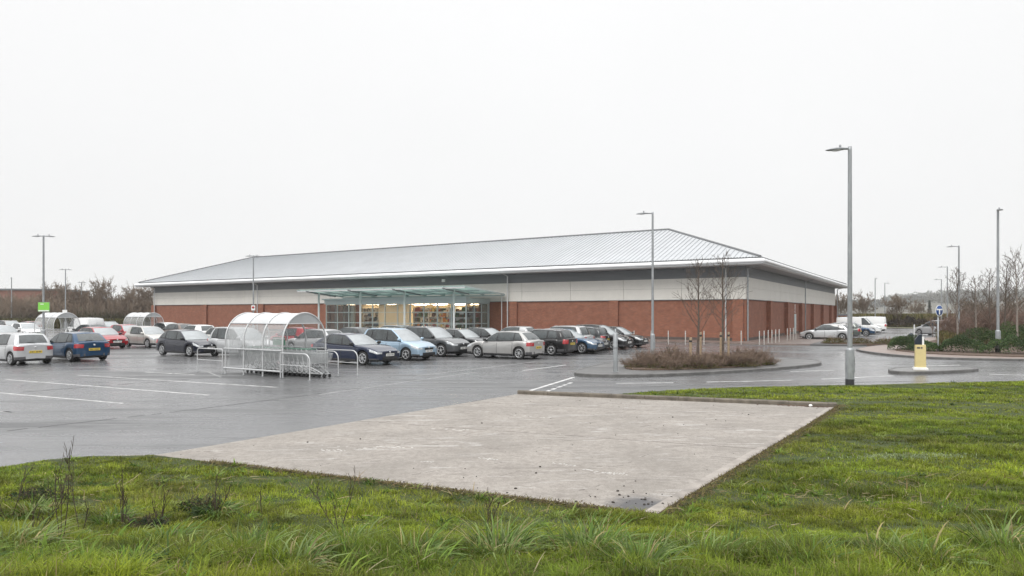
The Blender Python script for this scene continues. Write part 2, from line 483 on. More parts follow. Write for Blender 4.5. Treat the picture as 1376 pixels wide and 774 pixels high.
# edging strips of the pad, a hair proud
def strip(g, a, b, w, z0, z1, off=0.0):
    d = unit2(a, b); n_ = (-d[1], d[0])
    p = [(a[0]+n_[0]*off, a[1]+n_[1]*off), (b[0]+n_[0]*off, b[1]+n_[1]*off), (b[0]+n_[0]*(off+w), b[1]+n_[1]*(off+w)), (a[0]+n_[0]*(off+w), a[1]+n_[1]*(off+w))]
    if (p[1][0]-p[0][0])*(p[2][1]-p[1][1])-(p[1][1]-p[0][1])*(p[2][0]-p[1][0]) < 0: p = p[::-1]
    g.prism(p, z0, z1)
g = MB(); strip(g, N_, R_, .17, .0, .036, .0); 
M_edge = mat('edging_concrete', (.285, .258, .232), .7, var=.4, scale=2.2, detail=8)
struct('pad_edging', g, M_edge)
g = MB()
gl = [(-9.6, 9.2), ground(0, 631), ground(60, 621.5), ground(120, 616), ground(180, 614.3), L_]
for a, b in zip(gl, gl[1:]): strip(g, a, b, .06, -.05, .022, .0)
struct('verge_edging', g, M_edge)
# joints in the slab: thin dark broken lines
g = MB(); rr = random.Random(5)
for fr, k in ((.42, 1), (.80, .6)):
    a, b = lerp2(F_, L_, 1-fr), lerp2(R_, N_, 1-fr)
    nseg = 46
    for i in range(nseg):
        if rr.random() < .12*k: continue
        p, q2 = lerp2(a, b, i/nseg), lerp2(a, b, (i+.98)/nseg)
        strip(g, p, q2, rr.uniform(.012, .030)*k, .028, .0315, rr.uniform(-.01, .01))
M_joint = mat('slab_joint', (.12, .105, .095), .8, var=.4, scale=6)
struct('pad_joint', g, M_joint)

# scuffs and scratches dragged over the slab
g = MB(); rs = random.Random(17)
for i in range(95):
    u, v = rs.random(), rs.random()
    p = lerp2(lerp2(L_, N_, .03+.9*u), lerp2(F_, R_, .03+.9*u), .04+.9*v)
    a_ = math.atan2(R_[1]-N_[1], R_[0]-N_[0])+rs.gauss(-.55, .35); ln = rs.uniform(.10, .55)
    for j in range(5):
        q2 = (p[0]+math.cos(a_)*ln/5, p[1]+math.sin(a_)*ln/5); a_ += rs.gauss(0, .12)
        if rs.random() < .75 and inside([L_, N_, R_, F_], np.array([q2[0]]), np.array([q2[1]]))[0]: strip(g, p, q2, rs.uniform(.006, .014), .028, .0312)
        p = q2
struct('pad_scuffs', g, M_joint)
g = MB()
for (a, b) in (((425, 600), (505, 606)), ((505, 603), (560, 604)), ((430, 607), (468, 608)), ((556, 622), (582, 624)), ((742, 625), (772, 629)), ((775, 632), (826, 641)), ((812, 638), (842, 640)), ((640, 618), (668, 621)), ((690, 560), (740, 563)), ((575, 578), (640, 581))):
    pa, pb = ground(*a), ground(*b); nseg = 14
    for i in range(nseg):
        if rs.random() < .35: continue
        j = rs.gauss(0, .03)
        p, q2 = lerp2(pa, pb, i/nseg), lerp2(pa, pb, (i+rs.uniform(.5, 1.1))/nseg)
        strip(g, (p[0], p[1]+j), (q2[0], q2[1]+j), rs.uniform(.015, .06), .028, .0317)
struct('worn_marks', g, mat('worn_pale', (.46, .445, .425), .7, var=.3, scale=6))
# kerb at the far side of the pad, laid in separate stones
g = MB(); Lk = math.hypot(R_[0]-F_[0], R_[1]-F_[1]); t = 0
while t < Lk-.02:
    l = min(.914, Lk-t); a = (F_[0]+kd[0]*(t+.004), F_[1]+kd[1]*(t+.004)); b = (F_[0]+kd[0]*(t+l-.004), F_[1]+kd[1]*(t+l-.004))
    h = .135+random.uniform(-.004, .004)
    w = .15
    pts = []
    for (o_, z_) in ((0, -.05), (0, h-.025), (.025, h), (w, h), (w, -.05)):
        pts.append((o_, z_))
    vs = [(p[0]+kn[0]*o_, p[1]+kn[1]*o_, z_) for p in (a, b) for o_, z_ in pts]
    k = len(pts)
    g.add(vs, [(i, i+1, k+i+1, k+i)[::-1] for i in range(k-1)] + [tuple(range(k)), tuple(range(2*k-1, k-1, -1))])
    t += .914
struct('kerb', g, M_kerbface)

def offset_poly(poly, d):
    """polygon moved inward by d (counter-clockwise)"""
    out = []; n = len(poly)
    for i in range(n):
        p0, p1, p2 = poly[i-1], poly[i], poly[(i+1) % n]
        a, b = unit2(p0, p1), unit2(p1, p2)
        na, nb = (-a[1], a[0]), (-b[1], b[0])
        k = 1+na[0]*nb[0]+na[1]*nb[1]
        s_ = d/max(k, .3)
        out.append((p1[0]+(na[0]+nb[0])*s_, p1[1]+(na[1]+nb[1])*s_))
    return out
def ccw(p):
    a = sum(p[i][0]*p[(i+1) % len(p)][1]-p[(i+1) % len(p)][0]*p[i][1] for i in range(len(p)))
    return p if a > 0 else p[::-1]
def smooth_poly(p, it=2):
    for _ in range(it):
        q = []
        for i in range(len(p)):
            a, b = p[i], p[(i+1) % len(p)]
            q += [lerp2(a, b, .25), lerp2(a, b, .75)]
        p = q
    return p
def island(name, poly, M_top, h=.12, kw=.13, it=2, mk=None):
    poly = ccw(poly); poly = smooth_poly(poly, it); inn = offset_poly(poly, kw)
    k = MB(); n = len(poly)
    lip = offset_poly(poly, .02)
    rows = [[(*p, -.05) for p in poly], [(*p, h-.02) for p in poly], [(*p, h) for p in lip], [(*p, h) for p in inn], [(*p, h-.08) for p in inn]]
    k.grid(rows, smooth=False, close=True)
    struct('kerb', k, mk or M_kerb)
    t = MB(); t.prism(inn, h-.10, h-.008); struct(name, t, M_top)
    return poly
def gp(pts, z=0.0): return [ground(a, b, z) for a, b in pts]
ISL = island('pavement', gp([(762, 504.2), (800, 507.5), (880, 507), (960, 503), (1030, 498.6), (1078, 494.6), (1104, 491), (1104, 488), (1085, 485.2), (1040, 483), (960, 482), (860, 484.5), (800, 493)]), M_path, it=2, mk=M_kerbd)
BED = smooth_poly(ccw(gp([(838, 498), (900, 498), (970, 495.5), (1030, 491.5), (1046, 488.8), (1000, 485), (900, 485), (842, 491)], .1)), 2)
g = MB(); g.prism(BED, .02, .15); struct('planting_bed', g, M_soil)
# block paved margin on the right and the bed behind it
ISR = island('paved_margin', gp([(1146, 470), (1158, 474), (1200, 479.2), (1260, 483.4), (1376, 485.6), (1500, 487)]) + [(58, 33.5), (60, 60), (41, 66), (33, 55), (26.5, 48)], M_paving, it=2, mk=M_kerbd)
BEDR = smooth_poly(ccw(gp([(1193, 470.5), (1225, 474), (1262, 477), (1376, 480.5), (1480, 482)], .1) + [(57, 37.5), (58.5, 58.5), (41.5, 62), (34, 55), (29, 47)]), 2)
g = MB(); g.prism(BEDR, .02, .15); struct('planting_bed', g, M_soil)
# little refuge in the road
island('traffic_island', gp([(1190, 501), (1215, 503.6), (1262, 502.5), (1306, 500.2), (1318, 498.2), (1296, 496), (1240, 495.6), (1203, 497)]), M_path, it=1, mk=M_kerbd)

# paving along the shop and the bed by the parked car
C0 = Vector((18.7, 54, 0))
def shop(t, w, z=0.0):
    p = C0 + AV*t - BV*w
    return (p.x, p.y)
g = MB(); g.prism(ccw([shop(-5.2, 2.8), shop(-5.2, -66), shop(.5, -66), shop(.5, -.0), shop(84, 0.0), shop(86, 3.2), shop(-3.4, 3.6)]), -.06, .115)
struct('shop_pavement', g, M_shoppave)
g = MB(); g.prism(ccw([shop(-9.8, -1.0), shop(-8.4, 2.2), shop(-5.21, 2.79), shop(-5.21, -9), shop(-12, -9)]), -.06, .10)
struct('pavement', g, M_path)
g = MB(); g.prism(smooth_poly(ccw([shop(-12.1, -3.0), shop(-11.2, 1.2), shop(-5.6, 1.7), shop(-5.6, -1.2)]), 2), -.05, .15)
struct('planting_bed', g, M_soil)
# lines
g = MB()
def line(a, b, w, G_=None, z=.004):
    strip(G_ or g, ground(*a), ground(*b), w, -.02, z, -w/2)
for a, b in (((8, 510), (281, 531)), ((0, 528), (165, 542)), ((-60, 547), (15, 554)), ((104, 504), (372, 520.5)), ((195, 500), (262, 503.5))):
    line(a, b, .08)
line((703, 498), (760, 490.5), .10)
struct('bay_lines', g, M_line)
g = MB()
line((706, 527), (771, 507), .13)
for k in range(5):
    a, b = lerp2((735, 526), (771, 513), k/5), lerp2((735, 526), (771, 513), (k+.6)/5); line(a, b, .12)
for a, b in (((828, 515.2), (905, 514.2)), ((950, 513.3), (1064, 511.0)), ((1104, 509.5), (1200, 505.0)), ((1330, 503), (1376, 504)), ((1062, 499.5), (1120, 497.5)), ((1216, 493), (1290, 490.5))):
    line(a, b, .10)
struct('road_markings', g, M_line)
g = MB()
for a, b in (((0, 552), (15, 554)), ((280, 500), (297, 507)), ((430, 530), (640, 500)), ((30, 515), (295, 498)), ((560, 505), (720, 486))):
    line(a, b, .07)
struct('worn_lines', g, M_linefaint)
g = MB(); rr = random.Random(11)
def crack(a, b, w, n=26):
    pa, pb = ground(*a), ground(*b); prev = pa
    for i in range(1, n+1):
        p = lerp2(pa, pb, i/n); p = (p[0]+rr.uniform(-.03, .03), p[1]+rr.uniform(-.03, .03))
        if rr.random() > .15: strip(g, prev, p, w*rr.uniform(.5, 1.3), -.02, .0035)
        prev = p
crack((-40, 585), (290, 547), .03); crack((30, 527), (300, 506), .05); crack((290, 547), (560, 512), .03); crack((225, 611), (690, 531), .06, 40)
crack((860, 520), (1376, 509), .03)
struct('tar_seams', g, M_seam)
# iron covers
for px, py, w in ((745, 500.5, .5), (1080, 471, .6)):
    g = MB(); x, y = ground(px, py); g.box((x, y, .001), (w, w, .006), AX); o = g.build('manhole_cover', M_trim)
    tag(o, 'flat iron cover set in the tarmac near the middle cars' if px < 900 else 'flat iron cover set in tarmac by the shop corner', 'manhole cover')
# pebbles and clods on the pad: nobody could count them
vs, lp = [], []
g = MB(); rr = random.Random(9)
for i in range(120):
    u = rr.random()**.8; v = rr.random()
    a = lerp2(lerp2(L_, N_, u), lerp2(F_, R_, u), v**1.6)
    if rr.random() < .35:
        a = (stain[0]+rr.gauss(0, .55), stain[1]+abs(rr.gauss(0, .45)))
    if not inside([L_, N_, R_, F_], np.array([a[0]]), np.array([a[1]]))[0]: continue
    s_ = rr.choice((.006, .008, .010, .012, .018))
    g.ell((a[0], a[1], .03+s_*.4), (s_*rr.uniform(.8, 1.6), s_, s_*.7), 6, 4, Matrix.Rotation(rr.uniform(0, 6), 3, 'Z'))
M_grit = mat('grit', (.055, .048, .042), .9, var=.5, scale=40)
tag(g.build('grit', M_grit), 'dark grit and clods scattered over concrete pad', 'grit', kind='stuff')
# soil spilled in the corner of the kerb, with a pale stone
g = MB(); c = lerp2(R_, F_, .055); c = (c[0]-kn[0]*.02, c[1]-kn[1]*.09)
for i in range(90):
    a = rr.gauss(0, .38); bb = -abs(rr.gauss(0, .07))
    s_ = rr.uniform(.012, .035)
    p = (R_[0]-kd[0]*(.55+a)+kn[0]*bb, R_[1]-kd[1]*(.55+a)+kn[1]*bb)
    g.ell((p[0], p[1], .035), (s_*1.4, s_, s_*.6), 6, 4)
tag(g.build('soil_spill', M_soil), 'dark soil washed into the pad corner below kerb', 'soil', kind='stuff')
g = MB(); g.ell((R_[0]-kd[0]*.62-kn[0]*.10, R_[1]-kd[1]*.62-kn[1]*.10, .06), (.05, .04, .035), 8, 6)
tag(g.build('pale_stone', M_white), 'small pale stone lying on soil in the pad corner', 'stone')
# ------------------------------------------------------------------ cars
def interp(pts, x):
    xs = [p[0] for p in pts]; ys = [p[1] for p in pts]; n = len(xs)
    if x <= xs[0]: return ys[0]
    if x >= xs[-1]: return ys[-1]
    i = max(k for k in range(n-1) if xs[k] <= x)
    d = [(ys[k+1]-ys[k])/(xs[k+1]-xs[k]) for k in range(n-1)]
    def tan(k):
        if k == 0: return d[0]
        if k == n-1: return d[-1]
        return 0 if d[k-1]*d[k] <= 0 else 2*d[k-1]*d[k]/(d[k-1]+d[k])
    h = xs[i+1]-xs[i]; t = (x-xs[i])/h
    return ((1+2*t)*(1-t)**2*ys[i] + t*(1-t)**2*h*tan(i) + t*t*(3-2*t)*ys[i+1] + t*t*(t-1)*h*tan(i+1))

CAR_TYPES = {
 # L length, W width, H height, wb wheelbase, fx front axle, r wheel; top: bonnet / waist line; cowl, rf, rr, rb: screen base, roof front, roof rear, tailgate base
 'small': dict(L=3.80, W=1.68, H=1.47, wb=2.48, fx=1.17, r=.295, top=[(-1.9,.82),(-1.78,.95),(-1.3,.965),(.0,.925),(.85,.92),(1.25,.87),(1.6,.77),(1.82,.65)], cowl=1.02, rf=.22, rr=-1.42, rb=-1.80, doors=(-.98,.02,.93)),
 'hatch': dict(L=4.10, W=1.74, H=1.45, wb=2.58, fx=1.24, r=.31, top=[(-2.05,.80),(-1.92,.96),(-1.4,.965),(.0,.92),(.95,.90),(1.4,.85),(1.75,.76),(1.97,.64)], cowl=1.08, rf=.18, rr=-1.35, rb=-1.92, doors=(-1.02,.0,.95)),
 'saloon': dict(L=4.45, W=1.78, H=1.44, wb=2.65, fx=1.32, r=.315, top=[(-2.22,.80),(-2.08,.97),(-1.6,.98),(.0,.92),(1.0,.90),(1.45,.85),(1.85,.76),(2.12,.64)], cowl=1.05, rf=.10, rr=-1.15, rb=-2.02, doors=(-1.05,-.02,.95)),
 'mpv': dict(L=4.20, W=1.75, H=1.62, wb=2.62, fx=1.28, r=.31, top=[(-2.1,.85),(-1.98,1.0),(-1.4,1.01),(.0,.97),(1.05,.96),(1.45,.90),(1.8,.80),(2.02,.68)], cowl=1.30, rf=.25, rr=-1.62, rb=-1.96, doors=(-1.05,.0,1.0)),
 'crossover': dict(L=4.35, W=1.82, H=1.64, wb=2.62, fx=1.28, r=.345, top=[(-2.17,.92),(-2.04,1.06),(-1.4,1.06),(.0,1.02),(1.0,1.0),(1.45,.96),(1.85,.88),(2.07,.74)], cowl=1.15, rf=.22, rr=-1.52, rb=-2.02, doors=(-1.05,.0,.96)),
 'estate': dict(L=4.40, W=1.75, H=1.47, wb=2.62, fx=1.34, r=.31, top=[(-2.2,.82),(-2.06,.96),(-1.4,.96),(.0,.92),(1.0,.90),(1.45,.85),(1.85,.77),(2.1,.65)], cowl=1.08, rf=.15, rr=-1.80, rb=-2.10, doors=(-1.02,.0,.96)),
 'van': dict(L=4.60, W=1.84, H=1.92, wb=2.85, fx=1.45, r=.32, top=[(-2.3,1.0),(-2.22,1.06),(-1.4,1.06),(.0,1.05),(1.2,1.04),(1.65,.97),(2.0,.86),(2.22,.72)], cowl=1.62, rf=.72, rr=-2.16, rb=-2.24, doors=(-.2,.42,1.32)),
}
class CarShape:
    def __init__(s, P):
        s.P = P; s.hl = P['L']/2; s.zs = .235 if P['r'] < .33 else .29
        s.rx = P['fx'] - P['wb']; s.ra = P['r'] + .055
    def hw(s, x):
        a = abs(x)/s.hl
        return s.P['W']/2*(1 - (.16 if x > 0 else .11)*max(0, (a-.45)/.55)**2.2)
    def zb(s, x):
        z = s.zs + .03*max(0, (abs(x)/s.hl-.8)/.2)
        for xw in (s.P['fx'], s.rx):
            q = abs(x-xw)
            if q < s.ra: z = max(z, s.P['r'] + math.sqrt(s.ra**2 - q*q))
        return z
    SEC = [(0, .955, 0), (.10, .985, .10), (.35, 1.0, .42), (.55, .992, .64), (.68, .965, .82), (.78, .905, .945), (.86, .76, .99), (1.0, 0, 1.03)]
    def S(s, x, v, sg=1):
        """lower body: x along the car, v from sill (0) to the middle of the bonnet or waist (1)"""
        xe = s.hl - .13
        cap, xx = 0.0, x
        if abs(x) > xe:
            cap = min(1, (abs(x)-xe)/.13); xx = math.copysign(xe, x)
        hw, zb = s.hw(xx), s.zb(xx); zt = interp(s.P['top'], xx)
        y = hw*interp([(a, b) for a, b, c in s.SEC], v)
        z = zb + (zt-zb)*interp([(a, c) for a, b, c in s.SEC], v)
        if cap:
            k = math.sqrt(max(0, 1-cap*cap))**.45 if cap < 1 else 0
            zm = zb + (zt-zb)*.5
            y *= k; z = zm + (z-zm)*(.86+.14*k)
        return Vector((x, sg*y, z))
    def G(s, q, v, sg=1):
        """cabin: q runs 0 front middle, 1 front pillar, 2 middle pillar, 3 rear pillar, 4 rear corner, 5 rear middle; v from waist to roof"""
        P = s.P; mid, c1 = P['doors'][1]+.02, P['doors'][0]-.02
        xA, xD = P['cowl']-.26, P['rb']+.17
        rA, rD = P['rf']-.10, P['rr']+.09
        if q <= 1: xb, yb, xr, yr = P['cowl']-.26*q*q, q, P['rf']-.10*q*q, q
        elif q >= 4:
            t = 5-q; xb, yb, xr, yr = P['rb']+.17*t*t, t, P['rr']+.09*t*t, t
        else:
            xb = interp([(1, xA), (2, mid), (3, c1), (4, xD)], q); xr = interp([(1, rA), (2, mid-.06), (3, max(c1, rD+.16)), (4, rD)], q); yb = yr = 1
        hwb = s.hw(xb)*.925; hwr = s.hw(xr*.8)*.735 if P['H'] < 1.8 else s.hw(xr*.8)*.80
        if q > 3: hwr *= 1-.05*(min(q, 4)-3)
        zb = interp(P['top'], xb)-.03
        xm = (P['rf']+P['rr'])/2; hf = (P['rf']-P['rr'])/2
        zr = P['H']-.055-.05*((xr-xm)/hf)**2
        vv = v**1.35
        # the screens are bowed outward a little
        x = xb+(xr-xb)*v + (0.05*math.sin(PI*v) if q < 1.5 else 0) - (.04*math.sin(PI*v) if q > 3.5 else 0)
        y = yb*hwb + (yr*hwr-yb*hwb)*vv
        z = zb + (zr-zb)*(1-(1-v)**1.08) + .045*(1-yr*yr)*v + .02*(1-yb*yb)*(1-v)
        return Vector((x, sg*y, z))
    def patch(s, fn, u0, u1, v0, v1, n, m, sg, off, rim=.012, inset=None):
        """a panel lying on the surface fn, off proud of it, with a thin rim"""
        mb = MB(); rows = []; e = 1e-3
        for i in range(n+1):
            row = []
            for k in range(m+1):
                a, b = i/n, k/m
                u, v = u0+(u1-u0)*a, v0+(v1-v0)*b
                p = fn(u, v, sg); du = fn(u+e, v, sg)-fn(u-e, v, sg); dv = fn(u, v+e, sg)-fn(u, v-e, sg)
                nn = du.cross(dv)
                if nn.length < 1e-12: nn = Vector((0, sg, 0))
                nn.normalize()
                if nn.dot(p-Vector((p.x*.6, 0, .5))) < 0: nn = -nn
                row.append((p, nn))
            rows.append(row)
        out = [[p+q*off for p, q in r] for r in rows]
        mb.grid(out)
        ring = [(i, 0) for i in range(n+1)] + [(n, k) for k in range(1, m+1)] + [(i, m) for i in range(n-1, -1, -1)] + [(0, k) for k in range(m-1, 0, -1)]
        o = [out[i][k] for i, k in ring]; b = [rows[i][k][0]-rows[i][k][1]*rim for i, k in ring]
        mb.grid([o, b], smooth=False, close=True)
        return mb

def make_car(name, kind, M_body, lod=0):
    P = CAR_TYPES[kind]; s = CarShape(P); hl, H = s.hl, P['H']
    root = thing(name, '', 'car')
    b = MB()
    # lower body
    xs = set([-hl+.002, hl-.002]); N = 26
    for i in range(N+1): xs.add(-hl+.13+(2*hl-.26)*i/N)
    for xw in (P['fx'], s.rx):
        for k in range(11): xs.add(xw - s.ra*math.cos(PI*k/10))
        xs.add(xw-s.ra-.012); xs.add(xw+s.ra+.012)
    for k in (.25,.5,.7,.83,.92,.97): xs.add(hl-.13+.13*k); xs.add(-(hl-.13+.13*k))
    xs.add(hl); xs.add(-hl); xs = sorted(xs); xs = [x for i, x in enumerate(xs) if i == 0 or x-xs[i-1] > 1e-4]
    vsec = [0, .05, .1, .2, .35, .5, .6, .68, .73, .78, .82, .9, 1.0]
    for sg in (1, -1):
        b.grid([[s.S(x, v, sg) for v in vsec] for x in xs], flip=(sg > 0))
    # cabin and roof
    qs = [0,.25,.5,.75,.9,1,1.12,1.4,1.7,2,2.35,2.7,3,3.35,3.7,3.9,4,4.1,4.25,4.5,4.75,5]
    vs = [0,.12,.3,.5,.7,.85,.95,1.0]
    for sg in (1, -1):
        b.grid([[s.G(q, v, sg) for q in qs] for v in vs], flip=(sg > 0))
    yq = [s.G(q, 1, 1) for q in qs]
    rows = []
    for p in yq:
        row = []
        for k in range(9):
            t = 1-2*k/8
            row.append(Vector((p.x, p.y*t, p.z + (.05*(1-t*t)*min(1, (p.y/.45))))))
        rows.append(row)
    b.grid(rows)
    b.build('body', M_body, root)
    # dark underside, wheel wells, bumper skirts
    u = MB()
    u.span(-hl+.22, hl-.22, -P['W']/2+.27, P['W']/2-.27, .17, .62)
    u.span(s.rx+s.ra+.02, P['fx']-s.ra-.02, -P['W']/2+.06, P['W']/2-.06, .16, .40)
    u.build('underbody', M_black, root)
    # glass
    van = kind == 'van'
    def glass(nm, u0, u1, v0, v1, m, sg, mt, n=6):
        return s.patch(s.G, u0, u1, v0, v1, n, 4, sg, .006).build(nm, mt, root)
    mb = MB()
    for sg in (1, -1):
        q = s.patch(s.G, 0.0, .93, .05, .94, 6, 5, sg, .006); mb.add(q.v, q.f, True)
    mb.build('windscreen', M_screen, root)
    if not van:
        mb = MB()
        for sg in (1, -1):
            q = s.patch(s.G, 4.2, 5.0, .12, .90, 6, 5, sg, .006); mb.add(q.v, q.f, True)
        mb.build('rear_window', M_screen if kind in ('saloon',) else M_glass, root)
    for sg in (1, -1):
        glass('side_window', 1.13, 1.95, .07, .90, 4, sg, M_glass)
        if not van:
            glass('side_window', 2.05, 2.93, .08, .90, 4, sg, M_glass)
            if kind in ('mpv', 'estate', 'crossover', 'saloon', 'hatch'):
                glass('quarter_window', 3.04, 3.62 if kind != 'saloon' else 3.4, .12, .86, 4, sg, M_glass, 4)
        # black window surround under the glass
        s.patch(s.G, 1.06, 3.0 if van is False and kind == 'small' else (2.0 if van else (3.72 if kind != 'saloon' else 3.5)), .02, .95, 14, 5, sg, .003, .004).build('window_surround', M_black, root)
        # doors
        segs = [(P['doors'][1]+.012, P['doors'][2])] + ([] if van else [(P['doors'][0], P['doors'][1]-.012)])
        for (x0, x1) in segs:
            if x0 < s.rx+s.ra+.03: x0 = s.rx+s.ra+.03
            if x1 > P['fx']-s.ra-.03: x1 = P['fx']-s.ra-.03
            s.patch(s.S, x0-.016, x1+.016, .055, .712, 6, 8, sg, .0035, .004).build('door_seam', M_black, root)
            d = s.patch(s.S, x0, x1, .07, .70, 6, 8, sg, .0065, .003).build('door', M_body, root)
            if lod == 0:
                h = MB(); p = s.S(x0+.14, .60, sg); h.ell((p.x, p.y+sg*.018, p.z), (.085, .022, .018), 8, 5)
                h.build('handle', M_body, d)
        if lod == 0 and kind not in ('van',):
            # rubbing strip low on the doors
            s.patch(s.S, s.rx+s.ra+.04, P['fx']-s.ra-.04, .0, .055, 6, 2, sg, .012).build('sill_strip', M_trim, root)
        # mirrors, lamps
        p = s.G(1.10, .14, sg); m_ = MB()
        m_.ell((p.x+.06, p.y+sg*.10, p.z+.02), (.075, .105, .07), 10, 6, p=.75)
        m_.bar((p.x+.05, p.y-sg*.03, p.z-.03), (p.x+.05, p.y+sg*.08, p.z), .04, .05)
        m_.build('door_mirror', M_body if kind in ('small', 'mpv') else M_black, root)
        # lamps follow the corners of the body
        s.patch(s.S, hl-(.50 if not van else .42), hl-.012, .585, .725, 12, 6, sg, .009).build('headlight', M_head, root)
        tall = kind in ('mpv', 'estate', 'crossover', 'van')
        s.patch(s.S, -hl+.008, -hl+(.27 if not tall else .20), .50 if tall else .52, .76 if tall else .715, 10, 6, sg, .010).build('tail_light', M_tail, root)
        # wheels
        for xw in (P['fx'], s.rx):
            yo = sg*(P['W']/2-.035); r = P['r']
            w = MB(); yi = yo-sg*.20
            prof = [(r*.60, yo-sg*.015), (r*.90, yo), (r*.985, yo-sg*.02), (r, yo-sg*.05), (r, yi+sg*.05), (r*.985, yi+sg*.02), (r*.9, yi), (r*.5, yi), (0, yi)]
            w.lathe(prof, (xw, 0, r), 24, 'y'); 
            w.lathe([(r*.64, yo-sg*.035), (0, yo-sg*.05)], (xw, 0, r), 20, 'y')
            wh = w.build('wheel', M_rubber, root)
            k_ = MB()
            k_.lathe([(r*.70, yo-sg*.03), (r*.71, yo-sg*.006), (r*.66, yo-sg*.001), (r*.60, yo-sg*.02), (r*.60, yo-sg*.05)], (xw, 0, r), 24, 'y')
            ns = 7 if kind in ('hatch', 'saloon') else 5
            for j in range(ns):
                a = 2*PI*j/ns+.3
                c = Vector((math.cos(a), 0, math.sin(a))); yy = yo-sg*.016
                k_.bar((xw+c.x*r*.10, yy, r+c.z*r*.10), (xw+c.x*r*.64, yy-sg*.004, r+c.z*r*.64), .055 if ns == 7 else .075, .022)
            k_.lathe([(r*.19, yo-sg*.03), (r*.18, yo-sg*.004), (0, yo-sg*.002)], (xw, 0, r), 12, 'y')
            k_.build('rim', M_rim, wh)
    # dark lower edges of the bumpers
    for sg in (1, -1):
        s.patch(s.S, P['fx']+s.ra+.02, hl-.004, .0, .15, 8, 3, sg, .006, .01).build('bumper_skirt', M_trim, root)
        s.patch(s.S, -hl+.004, s.rx-s.ra-.02, .0, .17, 8, 3, sg, .006, .01).build('bumper_skirt', M_trim, root)
    b_ = MB(); b_.lathe([(0, -hl-.012), (.045, -hl-.012), (.05, -hl+.01)], (0, 0, interp(P['top'], -hl+.1)-.13), 12, 'x'); b_.build('badge', M_rim, root)
    b_ = MB(); b_.lathe([(.05, hl-.01), (.045, hl+.02), (0, hl+.022)], (0, 0, interp(P['top'], hl-.14)-.07), 12, 'x'); b_.build('badge', M_rim, root)
    # front and rear details
    f = MB(); zf = interp(P['top'], hl-.14)
    f.box((hl-.006, 0, zf-.13), (.04, .66, .10)); f.build('grille', M_black, root)
    f = MB(); f.box((hl-.012, 0, .33), (.05, .95, .13)); f.build('grille', M_black, root)
    for side, mt, zz in ((1, M_platew, .47), (-1, M_platey, .60 if kind in ('hatch', 'small', 'saloon') else .66)):
        f = MB(); f.box((side*(hl+.012), 0, zz), (.016, .52, .112)); pl = f.build('number_plate', mt, root)
        if lod == 0:
            t = MB()
            for k in range(7):
                yy = -.20+.0615*k+(.03 if k > 3 else 0)-.012
                t.span(side*(hl+.0205), side*(hl+.0225), yy, yy+.036, zz-.035, zz+.035)
            t.build('plate_lettering', M_trim, pl)
    if kind in ('estate', 'crossover'):
        for sg in (1, -1):
            a = s.G(1.35, 1, sg); c = s.G(3.6, 1, sg); md = s.G(2.4, 1, sg)
            f = MB(); f.tube([a+Vector((0,0,.0)), a.lerp(md,.2)+Vector((0,0,.05)), md+Vector((0,0,.055)), c.lerp(md,.15)+Vector((0,0,.05)), c], .018, 6); f.build('roof_rail', M_trim if kind == 'crossover' else M_fascia, root)
    # aerial and wiper
    p = s.G(5, 1, 1); f = MB(); f.tube([(p.x+.2, 0, H-.02), (p.x+.02, 0, H+.14)], .006, 5); f.build('aerial', M_black, root)
    if not van:
        p0, p1 = s.G(5, .16, 1), s.G(4.6, .22, 1); f = MB(); f.bar((p0.x-.025, p0.y, p0.z), (p1.x-.025, p1.y, p1.z), .014, .014); f.build('wiper', M_black, root)
    return root

PAINTS = {
 'silver': paint('silver', (.44, .445, .45), .55, .30), 'silverw': paint('silver_white', (.50, .51, .52), .45, .30), 'navy': paint('navy', (.008, .015, .042), .2),
 'ink': paint('ink', (.009, .011, .022), .2), 'blue': paint('blue', (.010, .046, .105), .3), 'sky': paint('sky', (.33, .45, .56), .4, .3),
 'grey': paint('grey', (.10, .105, .11), .4), 'dark': paint('dark', (.030, .033, .036), .3), 'black': paint('black', (.011, .011, .012), .15),
 'pewter': paint('pewter', (.40, .395, .385), .45), 'steel': paint('steel', (.040, .088, .155), .4), 'red': paint('red', (.32, .012, .020), .2),
 'white': paint('white', (.74, .75, .75), 0.0, .3), 'maroon': paint('maroon', (.15, .03, .03), .2), 'brown': paint('brown', (.14, .11, .095), .4),
 'greygreen': paint('grey_green', (.085, .10, .09), .3), 'champ': paint('champagne', (.50, .49, .46), .5),
}
PROTO = {}
def recolor(root_tree, c, m):
    pass
def copy_car(o, M_body, parent=None):
    c = o.copy(); COL.objects.link(c)
    if parent is not None: c.parent = parent
    if c.type == 'MESH' and c.name.split('.')[0] in ('body', 'door', 'handle') or (c.type == 'MESH' and c.get('painted')):
        c.material_slots[0].link = 'OBJECT'; c.material_slots[0].material = M_body
    return c
def car_tree(o, children):
    return [(k, car_tree(k, children)) for k in children.get(o.name, [])]
def place_car(name, kind, color, label, loc, rz, group, cat='car', lod=0):
    key = (kind, lod)
    if key not in PROTO:
        r = make_car(name, kind, PAINTS[color], lod)
        ch = {}
        for o in COL.objects:
            if o.parent is not None: ch.setdefault(o.parent.name, []).append(o)
        for k in ch.get(r.name, []):
            if k.name.startswith('door_mirror') and kind in ('small', 'mpv'): k['painted'] = 1
        PROTO[key] = (r, car_tree(r, ch))
        for k in ch.get(r.name, []):
            if k.get('painted'): 
                k.material_slots[0].link = 'OBJECT'; k.material_slots[0].material = PAINTS[color]
    else:
        r0, tree = PROTO[key]
        r = r0.copy(); r.name = name; COL.objects.link(r)
        def rec(tr, par):
            for o, sub in tr:
                rec(sub, copy_car(o, PAINTS[color], par))
        rec(tree, r)
    r.location = (*loc, 0.004); r.rotation_euler = (0, 0, rz)
    tag(r, label, cat, group)
    return r

